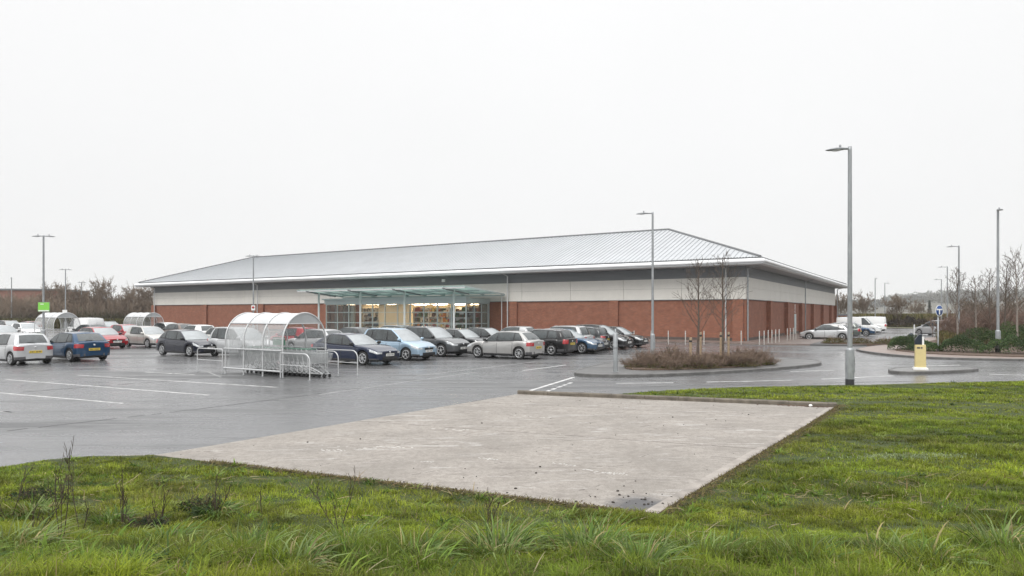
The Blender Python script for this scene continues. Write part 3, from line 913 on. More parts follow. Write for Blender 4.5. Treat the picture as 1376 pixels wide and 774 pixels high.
NV = -BV                                        # towards the camera, out from the shop front
def car_from_wheel(px, py, which, head, kind, near='side'):
    """centre of a car from the ground contact of its near front ('F') or rear ('R') wheel; head +1 goes left and away, -1 right and near"""
    P = CAR_TYPES[kind]; c = Vector((*ground(px, py), 0))
    d = AV*head
    xw = P['fx'] if which == 'F' else P['fx']-P['wb']
    return c - NV*(P['W']/2-.1) - d*xw
def put(name, kind, color, label, px, py, which, head, group, turn=0.0, cat='car', lod=0):
    c = car_from_wheel(px, py, which, head, kind)
    return place_car(name, kind, color, label, (c.x, c.y), AX + (0 if head > 0 else PI) + R(turn), group, cat, lod)
def put_at(name, kind, color, label, px, d, ang, group, cat='car', lod=1):
    x, y = at_depth(px, d)
    return place_car(name, kind, color, label, (x, y), ang, group, cat, lod)
LEFT, RIGHT = AX, AX+PI
GA, GB, GC, GD = 'cars parked on the open left of the car park', 'cars parked in the middle rows', 'cars parked behind in the far left rows', 'vehicles parked beside the shop'
# left
x, y = ground(40, 489.7); c = Vector((x, y, 0)) + AV*1.31
place_car('hatchback_car', 'small', 'silverw', 'silver white hatchback seen from behind with yellow plate, nearest the left edge', (c.x, c.y), LEFT, GA)
x, y = ground(117, 485); c = Vector((x, y, 0)) + AV*1.34
place_car('hatchback_car', 'hatch', 'blue', 'mid blue hatchback seen from behind with a yellow plate, beside the silver white one', (c.x, c.y), LEFT, GA)
put('hatchback_car', 'hatch', 'ink', 'very dark navy hatchback standing alone left of the trolley shelter', 218.5, 477.3, 'R', -1, GA)
put('hatchback_car', 'small', 'champ', 'pale silver small hatchback behind and left of the lone dark navy one', 172, 466, 'R', -1, GA)
put_at('hatchback_car', 'hatch', 'red', 'bright red hatchback facing us between blue hatchback and pale silver one', 136, 45.5, RIGHT, GA, lod=0)
put_at('hatchback_car', 'small', 'red', 'red small car mostly hidden behind the pale silver hatchback', 172, 54, RIGHT, GA)
# middle
put('saloon_car', 'saloon', 'navy', 'dark blue saloon parked right behind the near trolley shelter rails', 488, 491, 'F', -1, GB)
put('hatchback_car', 'mpv', 'sky', 'pale sky blue tall hatchback parked beside the dark blue saloon', 546, 484.6, 'F', -1, GB)
put('crossover_car', 'crossover', 'grey', 'mid grey crossover with chunky nose beside the sky blue car', 593, 479.6, 'F', -1, GB)
c0 = car_from_wheel(593, 479.6, 'F', -1, 'crossover')
st = Vector((1.45, 2.95, 0))
for i, (k, col, lb) in enumerate((('hatch', 'dark', 'charcoal hatchback with pale windscreen just behind the grey crossover'),
                                  ('hatch', 'black', 'black hatchback whose nose shows between charcoal hatchback and pewter one'))):
    c = c0 + st*(i+1); place_car('hatchback_car', k, col, lb, (c.x, c.y), RIGHT, GB)
c = c0 + st*3.1; place_car('hatchback_car', 'small', 'silver', 'silver small car with its roof showing over the pewter hatchback', (c.x, c.y), LEFT, GB)
put('hatchback_car', 'hatch', 'pewter', 'pewter silver hatchback side on with round red tail light, in the open', 697.7, 483, 'R', 1, GB)
put('hatchback_car', 'estate', 'black', 'black estate seen from behind beside the pewter hatchback', 741, 478, 'R', 1, GB)
c0 = car_from_wheel(741, 478, 'R', 1, 'estate')
c = c0 + st*.98; place_car('hatchback_car', 'mpv', 'silver', 'silver tall car with pale roof just behind the black estate', (c.x, c.y), LEFT, GB)
c = c0 + st*1.95; place_car('estate_car', 'estate', 'dark', 'dark estate with roof rails behind the silver tall car near brick wall', (c.x, c.y), LEFT, GB)
put('hatchback_car', 'hatch', 'steel', 'steel blue hatchback facing right, nose beside the black estate', 782, 475.4, 'F', -1, GB)
c0 = car_from_wheel(782, 475.4, 'F', -1, 'hatch')
c = c0 + Vector((1.2, 2.2, 0)); place_car('hatchback_car', 'hatch', 'black', 'black small hatchback squeezed between steel blue hatchback and black people carrier', (c.x-.5, c.y+.3), RIGHT, GB)
put('people_carrier', 'mpv', 'black', 'tall black people carrier near the wall beside the grey steel post', 824, 470, 'F', -1, GB)
put('hatchback_car', 'hatch', 'black', 'black hatchback with bright headlight poking out right of black people carrier', 847, 467.5, 'F', -1, GB)
# row in front of the entrance
put_at('hatchback_car', 'hatch', 'dark', 'dark grey hatchback with red tail light behind the dark blue saloon', 470, 45.0, LEFT, GB)
put_at('estate_car', 'estate', 'greygreen', 'dark green estate with roof rails below the shop entrance', 523, 50.5, LEFT, GB)
put_at('hatchback_car', 'hatch', 'silver', 'silver hatchback seen through the near shelter, right of the red one', 425, 40, LEFT, GB)
put_at('hatchback_car', 'small', 'red', 'red hatchback seen through the clear sheets of near shelter', 396, 44, LEFT, GB)
put_at('hatchback_car', 'small', 'white', 'white small car with rounded roof behind the lone dark navy hatchback', 263, 53, LEFT, GB)
put_at('hatchback_car', 'hatch', 'champ', 'champagne hatchback facing us just left of the near shelter', 309, 45, RIGHT, GB)
put_at('hatchback_car', 'mpv', 'silverw', 'silver tall car seen through near shelter, left part, nose behind navy car', 325, 37, RIGHT, GB)
put_at('hatchback_car', 'hatch', 'brown', 'brown hatchback low against brick wall behind the white rounded car', 237, 60, LEFT, GB)
# far left rows
for px, d, k, col, h, lb, ct in (
  (2, 52, 'hatch', 'silver', RIGHT, 'silver car whose bonnet shows behind the silver white hatchback', 'car'),
  (36, 62, 'small', 'white', RIGHT, 'white small car in front of the far left trolley shelter', 'car'),
  (14, 80, 'estate', 'brown', RIGHT, 'brown estate far back at the left edge', 'car'),
  (38, 76, 'hatch', 'maroon', LEFT, 'maroon hatchback far back left of the far trolley shelter', 'car'),
  (114, 66, 'van', 'white', LEFT, 'white van standing beyond the red hatchback', 'van'),
  (147, 72, 'estate', 'greygreen', RIGHT, 'dark green estate far back left of the second shelter', 'car'),
  (120, 57, 'hatch', 'grey', LEFT, 'grey hatchback between white van and red hatchback', 'car'),
  (228, 66, 'hatch', 'white', RIGHT, 'white car far back between shelter and lone navy hatchback', 'car')):
    put_at({'van': 'panel_van', 'estate': 'estate_car'}.get(k, 'hatchback_car'), k, col, lb, px, d, h, GC, ct)
# right, beside the shop
put('hatchback_car', 'hatch', 'silverw', 'silver white hatchback behind low planting beside the shop, nearest there', 1087.4, 457.2, 'F', 1, GD, turn=0)
put_at('estate_car', 'estate', 'greygreen', 'dark green estate just behind the silver white hatchback beside the shop', 1122, 64, LEFT, GD)
put_at('hatchback_car', 'hatch', 'blue', 'blue car in front of the small white van beside the shop', 1146, 69, RIGHT, GD)
put_at('panel_van', 'van', 'white', 'small white van left of the bigger white panel van', 1153, 76, RIGHT, GD, 'van')
put_at('panel_van', 'van', 'white', 'white panel van, farthest of the row beside the shop', 1163, 83, LEFT, GD, 'van')
put_at('hatchback_car', 'mpv', 'silverw', 'silver car on the road behind the blue arrow sign', 1258, 70, R(110), 'cars on the road', lod=1)
# ------------------------------------------------------------------ the shop
T1, S1 = 83.7, 58.0
ZB, ZC, ZS = 3.46, 5.27, 6.14         # top of brick, top of cladding, soffit
shopo = thing('retail_store', 'long low red brick supermarket with cream cladding band and grey hipped metal roof', 'building', (C0.x, C0.y, 0), AX)
# local frame: x along the front (to the left), y out towards the car park, z up
def sb(name, mb, m): return mb.build(name, m, shopo)
PF = [.15, 10.9, 21.4, 47.2, 59.0, 70.8, 83.2]
PS = [8.6, 17.2, 25.9, 34.5, 43.2, 51.8, 57.6]
L0, L1, LW, LH = 24.76, 43.6, 3.87, 3.3
w = MB(); w.span(0, 26.0, -.30, 0, .0, ZB); w.span(42.6, T1, -.30, 0, 0, ZB); sb('brick_wall', w, M_brick)
w = MB(); w.span(0, .3, -S1, -.301, 0, ZB); sb('brick_wall', w, M_brick)
w = MB(); w.span(T1-.3, T1, -S1, -.301, 0, ZB); w.span(.301, T1-.301, -S1, -S1+.3, 0, ZB); sb('brick_wall', w, M_brick)
w = MB(); w.span(.01, 25.99, 0.0, .012, .10, .34); w.span(42.61, T1, 0, .012, .1, .34); w.span(-.012, 0, -S1, -.01, .1, .34); sb('plinth', w, M_plinth)
for t in PF:
    w = MB(); w.span(t-.03, t+.80, -.02, .26, .0, ZB-.004); sb('brick_pier', w, M_pier)
for s_ in PS:
    w = MB(); w.span(-.36, .02, -s_-.35, -s_+.35, .0, ZB-.004); sb('brick_pier', w, M_pier)
w = MB(); w.span(-.10, .001, -.6, .0, 0, ZB-.003); sb('brick_pier', w, M_pier)
# cladding sheets with shadow gaps over a dark backing
w = MB(); w.span(.02, T1-.02, -.25, -.01, ZB, ZS); w.span(.02, .26, -S1, -.26, ZB, ZS); w.span(T1-.26, T1-.02, -S1, -.26, ZB, ZS); w.span(.3, T1-.3, -S1, -S1+.25, ZB, ZS); sb('cladding_backing', w, M_dark)
w = MB()
zz = [ZB+.03, (ZB+ZC)/2+.06, ZC]
def sheets(n, a0, a1, fn):
    for i in range(n):
        x0, x1 = a0+(a1-a0)*i/n, a0+(a1-a0)*(i+1)/n
        for z0, z1 in zip(zz, zz[1:]): fn(x0+.012, x1-.012, z0+.006, z1-.006)
sheets(16, -.06, T1+.06, lambda a, b, c, d: w.span(a, b, .001, .06, c, d))
sheets(12, .0, S1, lambda a, b, c, d: w.span(-.06, .0, -b, -a, c, d))
sheets(12, .0, S1, lambda a, b, c, d: w.span(T1, T1+.06, -b, -a, c, d))
sb('cladding', w, M_clad)
w = MB(); w.span(-.03, T1+.03, .0, .03, ZC+.004, ZS-.002); w.span(-.03, .019, -S1, -.001, ZC+.004, ZS-.002); w.span(T1-.019, T1+.03, -S1, -.001, ZC+.004, ZS-.002)
sb('grey_band', w, M_band)
w = MB()
for z in (ZC+.28, ZC+.53): w.span(-.04, T1+.04, .0301, .042, z, z+.014); w.span(-.042, -.0301, -S1, -.001, z, z+.014)
w.span(-.075, T1+.075, .0001, .075, ZC-.01, ZC+.02); w.span(-.075, -.0301, -S1, 0, ZC-.01, ZC+.02)
w.span(-.075, T1+.075, .0001, .10, ZB-.02, ZB+.03); w.span(-.10, -.0002, -S1, 0, ZB-.02, ZB+.03)
sb('band_flashing', w, M_ridge)
def ring(o, z): return [(-o, o, z), (T1+o, o, z), (T1+o, -S1-o, z), (-o, -S1-o, z)]
def sweep(prof, smooth=False):
    k = MB(); k.grid([ring(o, z) for o, z in prof], smooth=smooth, close=True, flip=True); return k
k = sweep([(-.26, ZS), (1.40, ZS), (1.40, ZS+.03), (-.26, ZS+.03)]); sb('soffit', k, M_soffit)
k = sweep([(1.38, ZS+.005), (1.42, ZS-.03), (1.68, ZS-.02), (1.78, ZS+.04), (1.80, ZS+.12), (1.78, ZS+.145)]); sb('fascia', k, M_fascia)
k = sweep([(1.78, ZS+.15), (1.86, ZS+.17), (1.89, ZS+.25), (1.85, ZS+.36), (1.74, ZS+.44), (1.60, ZS+.47), (1.48, ZS+.46), (1.48, ZS+.40)]); sb('gutter', k, M_gutter)
# roof: four slopes up to a flat middle
O1, Z1, I1, Z2 = 1.40, ZS+.60, 9.6, 10.68
rf = MB(); rf.grid([ring(O1+.02, ZS+.38), ring(O1, Z1-.03)], smooth=False, close=True, flip=True); sb('eaves_shadow_strip', rf, M_ridge)  # strip coloured dark to stand in for the shadow gap above the gutter
rf = MB(); rf.grid([ring(O1+.06, Z1-.06), ring(O1+.06, Z1-.01), ring(-I1, Z2)], smooth=False, close=True, flip=True)
b0 = len(rf.v); rf.add(ring(-I1+.3, Z2-.12), [(3, 2, 1, 0)]); roof = sb('roof', rf, M_roof)
run = O1+I1
rb = MB()
def rib(p0, p1): rb.bar(p0, p1, .045, .07)
pitch = .46
n = int((T1+2*O1)/pitch)
for i in range(n+1):
    x = -O1+.1+i*pitch
    l = min(run, x+O1, T1+O1-x)
    if l < .3: continue
    for y0, sg in ((O1+.05, -1), (-S1-O1-.05, 1)):
        rib((x, y0, Z1-.02), (x, y0+sg*l, Z1+(Z2-Z1)*l/run))
n = int((S1+2*O1)/pitch)
for i in range(n+1):
    y = O1-.1-i*pitch
    l = min(run, O1-y, S1+O1+y)
    if l < .3: continue
    for x0, sg in ((-O1-.05, 1), (T1+O1+.05, -1)):
        rib((x0, y, Z1-.02), (x0+sg*l, y, Z1+(Z2-Z1)*l/run))
rb.build('standing_seams', M_rib, roof)
rc = MB(); a, b = ring(O1+.06, Z1+.01), ring(-I1, Z2+.03)
for i in range(4):
    rc.tube([a[i], b[i]], .11, 8); rc.tube([b[i], b[(i+1) % 4]], .11, 8)
rc.build('ridge_cap', M_ridge, roof)
# roof edge teeth, the dark serrated line above the gutter
w = MB()
for i in range(int((T1+2*O1)/.23)):
    x = -O1+i*.23; w.span(x, x+.12, O1+.075, O1+.13, Z1-.12, Z1-.0)
w.build('eaves_filler', M_ridge, roof); w = MB()
for i in range(int((S1+2*O1)/.23)):
    y = O1-i*.23; w.span(-O1-.13, -O1-.075, y-.12, y, Z1-.12, Z1)
w.build('eaves_filler', M_ridge, roof)
# downpipes
def pipe(x, y):
    k = MB(); k.tube([(x, y, .12), (x, y, ZS-.28), (x, y+.0, ZS-.2)], .06, 10)
    for z in (1.2, 2.6, 4.2): k.lathe([(.061, z-.03), (.072, z-.03), (.072, z+.03), (.061, z+.03)], (x, y, 0), 10)
    ox, oy = (0, .9) if y > 0 else (-.9, 0)
    k.tube([(x, y, ZS-.28), (x+ox*.15, y+oy*.15, ZS-.16), (x+ox, y+oy, ZS-.02)], .05, 8)
    k.build('downpipe', M_galvl if y > 0 else M_galv, shopo)
for t in (1.45, 22.35, 59.95, 83.0): pipe(t, .36 if t < 83 else .36)
for s_ in (-.25, 27.0, 57.2): pipe(-.46 if s_ > 1 else -.19, -s_ if s_ > 1 else -.06)
# side door, notice plates
k = MB(); k.span(-.03, .01, -23.6, -22.5, .12, 2.25); d = sb('side_door', k, M_frame)
k = MB(); k.ell((-.06, -23.4, 1.15), (.03, .05, .03), 8, 5); k.build('handle', M_galvl, d)
for z in (2.5, 2.85, 3.15):
    k = MB(); k.lathe([(0, -.045), (.13, -.045), (.13, -.001)], (0, -22.9, z), 14, 'x'); sb('wall_notice', k, M_white)
    k = MB(); k.lathe([(0, -.05), (.08, -.05), (.08, -.046)], (0, -22.9, z), 14, 'x'); sb('wall_notice', k, M_tail)
# vents in the roof edge band, alarm box
k = MB(); k.span(30.2, 30.6, .031, .14, ZC+.3, ZC+.62); sb('alarm_box', k, M_white)

# entrance lobby
fl = MB(); fl.span(L0+.1, L1-.1, -11.5, LW-.05, .0, .12); sb('shop_floor', fl, M_tile)
fr = MB()
fy = LW
def mull(x, y, w_=.07): fr.span(x-w_/2, x+w_/2, y-.07, y+.07, .12, LH)
nb = 11
mx = [L0+(L1-L0)*i/nb for i in range(nb+1)]
for x in mx: mull(x, fy, .09)
sy = [0.05+(fy-.05)*i/3 for i in range(3)]
for y in sy:
    for x in (L0, L1): fr.span(x-.07, x+.07, y-.035, y+.035, .12, LH)
for z in (.16, 1.32, 2.42, LH-.03):
    for i in range(nb): fr.span(mx[i]+.046, mx[i+1]-.046, fy-.06, fy+.06, z-.04, z+.04)
    for x in (L0, L1):
        fr.span(x-.06, x+.06, .09, fy-.071, z-.04, z+.04)
lob = sb('lobby_frame', fr, M_frame)
for i in range(nb):
    g_ = MB(); g_.span(mx[i]+.04, mx[i+1]-.04, fy-.008, fy+.008, .2, LH-.07); g_.build('lobby_pane', M_lobby, lob)
for x in (L0, L1):
    g_ = MB(); g_.span(x-.008, x+.008, .1, fy-.08, .2, LH-.07); g_.build('lobby_pane', M_lobby, lob)
k = MB(); k.span(L0-.16, L1+.16, .061, fy+.16, LH+.0, LH+.46); sb('lobby_fascia', k, M_frame)
k = MB(); k.span(L0-.02, L0+.55, .02, .28, .12, LH-.002); sb('lobby_jamb', k, M_frame)
k = MB(); k.span(L1-.5, L1+.03, .02, .28, .12, LH-.002); sb('lobby_jamb', k, M_frame)
# inside: back wall, lit ceiling, shelves with goods
k = MB(); k.span(24.8, 43.5, -11.8, -11.5, .0, 3.44); k.span(25.7, 26.0, -11.5, -.31, .1, 3.44); k.span(42.6, 42.9, -11.5, -.31, .1, 3.44); sb('inner_wall', k, M_cream)
k = MB(); k.span(35.2, 39.6, -.3, -.05, .12, 3.44); sb('inner_wall', k, M_cream)
k = MB(); k.span(26.01, 42.59, -11.5, -.31, 3.36, 3.46); sb('shop_ceiling', k, M_white)
M_strip = mat('ceiling_lamp', (.9, .86, .75), .5, emit=((1.0, .76, .48), 24.0))
for x in (27.5, 30, 32.5, 35, 38, 41):
    for y in (-2.2, -5.5, -8.8):
        k = MB(); k.span(x-.75, x+.75, y-.15, y+.15, 3.30, 3.355); k.build('ceiling_light', M_strip, shopo)
for x in (27, 30, 33, 36, 39, 42):
    k = MB(); k.span(x-.55, x+.55, 1.7, 1.95, LH-.045, LH-.002); k.build('ceiling_light', M_strip, shopo)
GC_ = [mat('goods_'+nm, c, .5) for nm, c in (('orange', (.50, .20, .05)), ('yellow', (.60, .45, .14)), ('red', (.30, .06, .04)), ('green', (.07, .12, .06)), ('cream', (.70, .64, .52)), ('brown', (.11, .06, .035)), ('blue', (.10, .14, .2)))]
rr = random.Random(21)
def shelf(x0, x1, y, pal):
    u = thing('display_shelf', '', 'shelf', (0,0,0))
    o = MB(); o.span(x0, x1, y-.5, y-.45, .12, 2.9); 
    for z in (.3, .85, 1.4, 1.95, 2.5): o.span(x0, x1, y-.45, y, z-.03, z)
    for x in (x0, x1): o.span(x-.03, x+.03, y-.5, y, .12, 2.9)
    o.build('shelf_frame', M_white, u)
    gs = [MB() for _ in GC_]
    for z in (.3, .85, 1.4, 1.95, 2.5):
        x = x0+.06
        while x < x1-.2:
            wd, hh = rr.uniform(.07, .42), rr.uniform(.10, .50)
            gs[rr.choice(pal+[5, 3, 4])].span(x, x+wd-.015, y-.4, y-.03-rr.random()*.3, z, z+hh); x += wd
    for q, m_ in zip(gs, GC_):
        if q.v: q.build('goods', m_, u)
    u.location = (C0.x, C0.y, 0); u.rotation_euler = (0, 0, AX)
    tag(u, group='lit shelves inside the entrance')
    return u
tag(shelf(26.1, 29.4, -.5, [0, 0, 1, 2, 3, 4]), 'shelf of orange and yellow goods just inside glass at the right end')
tag(shelf(29.7, 32.9, -.5, [0, 1, 1, 4, 5, 2]), 'shelf of yellow and brown goods next to the right end shelf inside')
tag(shelf(33.0, 35.1, -.6, [0, 5, 6, 3, 2]), 'narrow shelf of mixed goods beside the cream inner wall')
tag(shelf(25.2, 28.0, 2.2, [3, 3, 3, 0, 5, 1]), 'low plant stand of green goods in the glass lobby')
for t0, lb in ((39.9, 'shelf of dull brown goods at the left of the entrance'),):
    tag(shelf(t0, 42.4, -.5, [5, 5, 4, 6]), lb)
# canopy
cp = thing('entrance_canopy', 'green tinted glass canopy on grey posts over the shop entrance', 'canopy', (C0.x, C0.y, 0), AX)
CF, CB, ZF, ZK = 7.0, .35, 4.80, 4.22
Ca, Cb = 22.65, 44.7
def zc(y): return ZK+(ZF-ZK)*(y-CB)/(CF-CB)
nbp = 9
for i in range(nbp):
    x0, x1 = Ca+(Cb-Ca)*i/nbp+.03, Ca+(Cb-Ca)*(i+1)/nbp-.03
    g_ = MB()
    vs = [(x, y, zc(y)+dz) for dz in (0, .02) for (x, y) in ((x0, CB), (x1, CB), (x1, CF), (x0, CF))]
    g_.add(vs, [(0,1,2,3), (7,6,5,4), (0,4,5,1), (1,5,6,2), (2,6,7,3), (3,7,4,0)]); g_.build('glass_sheet', M_cano, cp)
for i in range(nbp+1):
    x = Ca+(Cb-Ca)*i/nbp; g_ = MB(); g_.bar((x, CB, zc(CB)-.05), (x, CF, zc(CF)-.05), .06, .10); g_.build('glazing_bar', M_frame, cp)
for y in (CB+.1, 2.4, 4.6, CF-.06):
    g_ = MB(); g_.bar((Ca, y, zc(y)-.15), (Cb, y, zc(y)-.15), .09, .14); g_.build('purlin', M_frame if y < 6 else M_galvl, cp)
tp = [24.9, 30.9, 36.8, 42.9]
for t in tp:
    yb = 5.6
    g_ = MB(); g_.lathe([(.17, .1), (.17, .14), (.105, .15), (.105, zc(yb)-.2), (0, zc(yb)-.2)], (t, yb, 0), 14); g_.build('post', M_galvl, cp)
    g_ = MB(); g_.bar((t, CF+.35, zc(CF)+.08-.28), (t, 3.2, zc(3.2)-.30), .09, .15); g_.build('rafter', M_lampgrey, cp)
g_ = MB(); g_.tube([(Ca+.12, .75, .1), (Ca+.12, .75, zc(.75)-.1)], .045, 8); g_.build('post', M_galvl, cp)
g_ = MB(); g_.span(L0-.3, L1+.3, 3.7, 4.3, LH+.461, LH+.60); g_.build('gutter_box', M_frame, cp)

# white posts along the pavement
def make_bollard():
    r = thing('white_bollard', 'slim white post standing on the pavement along the brick shop walls', 'bollard', group='white posts along the shop')
    k = MB(); k.lathe([(.036, .1), (.036, 1.04), (.03, 1.10), (0, 1.11)], n=10); k.build('shaft', M_posts, r)
    k = MB(); k.lathe([(.037, .86), (.039, .87), (.039, .93), (.037, .94)], n=10); k.build('reflective_band', M_galvl, r)
    return r
bol = make_bollard(); btree = tree_of(bol)
spots = [(852, 463.0), (875, 463.2), (898, 463), (921, 463.3), (946, 463.3), (971, 463.3), (996, 463), (1020.5, 463.6), (1026.8, 463), (1032.3, 461.6), (1037.3, 461), (1042.3, 460.2), (1047, 459.3), (1058, 457.5), (1062, 457), (1066, 456.4), (1069.5, 455.8)]
for i, (a, b) in enumerate(spots):
    o = bol if i == 0 else copy_tree(bol, btree)
    x, y = ground(a, b, .115); o.location = (x, y, 0)
# ------------------------------------------------------------------ trolley shelters
SL, SW, SZ, SR = 3.35, 2.05, 1.30, 1.08
def hoop_pt(a, out=0.0):
    """point of the hoop; a runs 0..1 from near foot over the top to the far foot"""
    foot = SZ; arc = PI*(SW/2+SR)/2; tot = 2*foot+arc; q = a*tot
    if q < foot: return (0-out, q)
    if q > tot-foot: return (SW+out, tot-q)
    t = PI*(q-foot)/arc
    return (SW/2-(SW/2+out)*math.cos(t), SZ+(SR+out)*math.sin(t))
def a_at(z):
    foot = SZ; arc = PI*(SW/2+SR)/2; tot = 2*foot+arc
    return (foot + arc/PI*math.asin((z-SZ)/SR))/tot
def make_shelter(label, detail=True):
    r = thing('trolley_shelter', label, 'trolley shelter', group='trolley shelters in the car park')
    xs_ = [SL*i/3 for i in range(4)]
    for x in xs_:
        k = MB(); k.tube([(x, *hoop_pt(i/44)) for i in range(45)], .030, 8); k.build('hoop', M_galvl, r)
        for y in (0, SW):
            k = MB(); k.box((x, y, .006), (.16, .12, .012)); k.build('foot_plate', M_galv, r)
    a0 = a_at(1.98)
    for i in range(3):
        x0, x1 = xs_[i]+.035, xs_[i+1]-.035
        k = MB(); k.grid([[(x0+(x1-x0)*j/4, *hoop_pt(a0+(1-2*a0)*t/16, -.012)) for j in range(5)] for t in range(17)]); k.build('roof_sheet', M_polyroof, r)
        al = .30/(2*SZ+PI*(SW/2+SR)/2)
        for s_ in (0, 1):
            k = MB()
            am = .98/(2*SZ+PI*(SW/2+SR)/2)
            for c0_, c1_, m_ in ((al, am, M_polylow), (am+.004, a0, M_poly)):
                k = MB(); k.grid([[(x0+(x1-x0)*j/4, *hoop_pt((c0_+(c1_-c0_)*t/10) if not s_ else 1-(c0_+(c1_-c0_)*t/10), -.012)) for j in range(5)] for t in range(11)])
                k.build('side_sheet', m_, r)
    y0, y1 = hoop_pt(a0)[0], hoop_pt(1-a0)[0]
    for x in (0, SL):
        k = MB(); n = 16
        vs = [(x, *hoop_pt(a0+(1-2*a0)*t/n, -.03)) for t in range(n+1)]
        k.add(vs, [tuple(range(n+1))]); k.build('gable_sheet', M_polyend, r)
        k = MB(); k.tube([(x, y0, 1.98), (x, y1, 1.98)], .022, 6); k.build('rail', M_galvl, r)
    for z in (.24, 1.0, 1.98):
        for s_ in (0, 1):
            if z < 1.5: y = -.045 if not s_ else SW+.045
            else: y = y0-.02 if not s_ else y1+.02
            k = MB(); rr_ = .034 if z < .5 else .024
            k.tube([(-.04 if z < 1.5 else 0, y, z), (SL+(.0), y, z)], rr_, 8); k.build('rail', M_galvl, r)
    if detail:
        k = MB(); k.span(0.02, .04, .15, 1.9, .3, 1.9); k.build('end_sheet', M_poly, r)
        # small notice on the far side of the shelter
        k = MB(); k.span(.30, 1.05, SW-.05, SW-.035, 1.06, 1.38); q = k.build('notice_board', M_noticeg, r)
        k = MB(); k.span(.30, 1.05, SW-.0535, SW-.0505, 1.30, 1.345); k.build('notice_strip', M_white, q)
    return r
M_noticeg = mat('notice_green', (.14, .33, .22), .5)
M_flap = mat('flap_grey', (.22, .25, .24), .5)
P0 = ground(303, 502.4)
AR = AX+PI
def along(o, x, y): 
    p = Vector((*o, 0)) - AV*x + BV*y; return (p.x, p.y)
sh = make_shelter('big hooped trolley shelter with frosted roof, nearest the camera, full of trolleys')
sh.location = (*P0, 0.004); sh.rotation_euler = (0, 0, AR)
shtree = tree_of(sh)
for (px, d, lb) in ((72, 56, 'far trolley shelter by the lamp post with a green sign'), (192, 64, 'far trolley shelter beside the left end of brick shop')):
    o = copy_tree(sh, [(k, s2) for k, s2 in shtree if not k.name.startswith(('notice', 'end_sheet'))])
    x, y = at_depth(px, d); p = Vector((x, y, 0)) + AV*SL
    o.location = (p.x, p.y, .004); o['label'] = lb
# barrier rails at both ends
def barrier(label, pts, mid, group='steel hoop rails at the trolley shelter'):
    r = thing('hoop_rail', label, 'barrier', (*P0, 0.004), AR, group)
    k = MB(); k.tube(pts, .021, 8); k.build('top_rail', M_galvl, r)
    k = MB(); k.tube(mid, .016, 6); k.build('lower_rail', M_galvl, r)
    for p in (pts[0], pts[-1]):
        if p[2] < .1: k = MB(); k.box((p[0], p[1], .006), (.14, .14, .012)); k.build('foot_plate', M_galv, r)
    return r
def bend(x0, x1, y, z, rad=.28, side=1):
    """rail from x0 at height z to a curved end with its foot at x1"""
    s_ = 1 if x1 > x0 else -1
    p = [(x0, y, z), (x1-s_*rad, y, z)]
    p += [(x1-s_*rad+s_*rad*math.sin(t), y, z-rad+rad*math.cos(t)) for t in [PI/2*i/8 for i in range(1, 9)]]
    return p + [(x1, y, .0)]
barrier('curved steel rail in front of the trolleys at shelter mouth', [(SL, -.10, .03)]+[(SL, -.1, .9)]+bend(SL+.02, SL+1.55, -.10, .93), [(SL, -.1, .50), (SL+1.55, -.1, .50)])
barrier('short curved steel rail between trolley row and far side', bend(SL, SL+1.15, 1.62, .93), [(SL, 1.62, .45), (SL+1.15, 1.62, .45)])
barrier('curved steel rail on the far side, before the dark blue saloon', [(SL, SW+.10, .03), (SL, SW+.1, .9)]+bend(SL+.02, SL+1.62, SW+.10, .95), [(SL, SW+.1, .48), (SL+1.62, SW+.1, .48)])
barrier('steel rail reaching left from the near shelter towards dark navy hatchback', [(-.12, -.05, 0), (-.12, -.05, .9)]+bend(-.14, -1.75, -.05, .96, .12), [(-.12, -.05, .50), (-1.75, -.05, .50)])

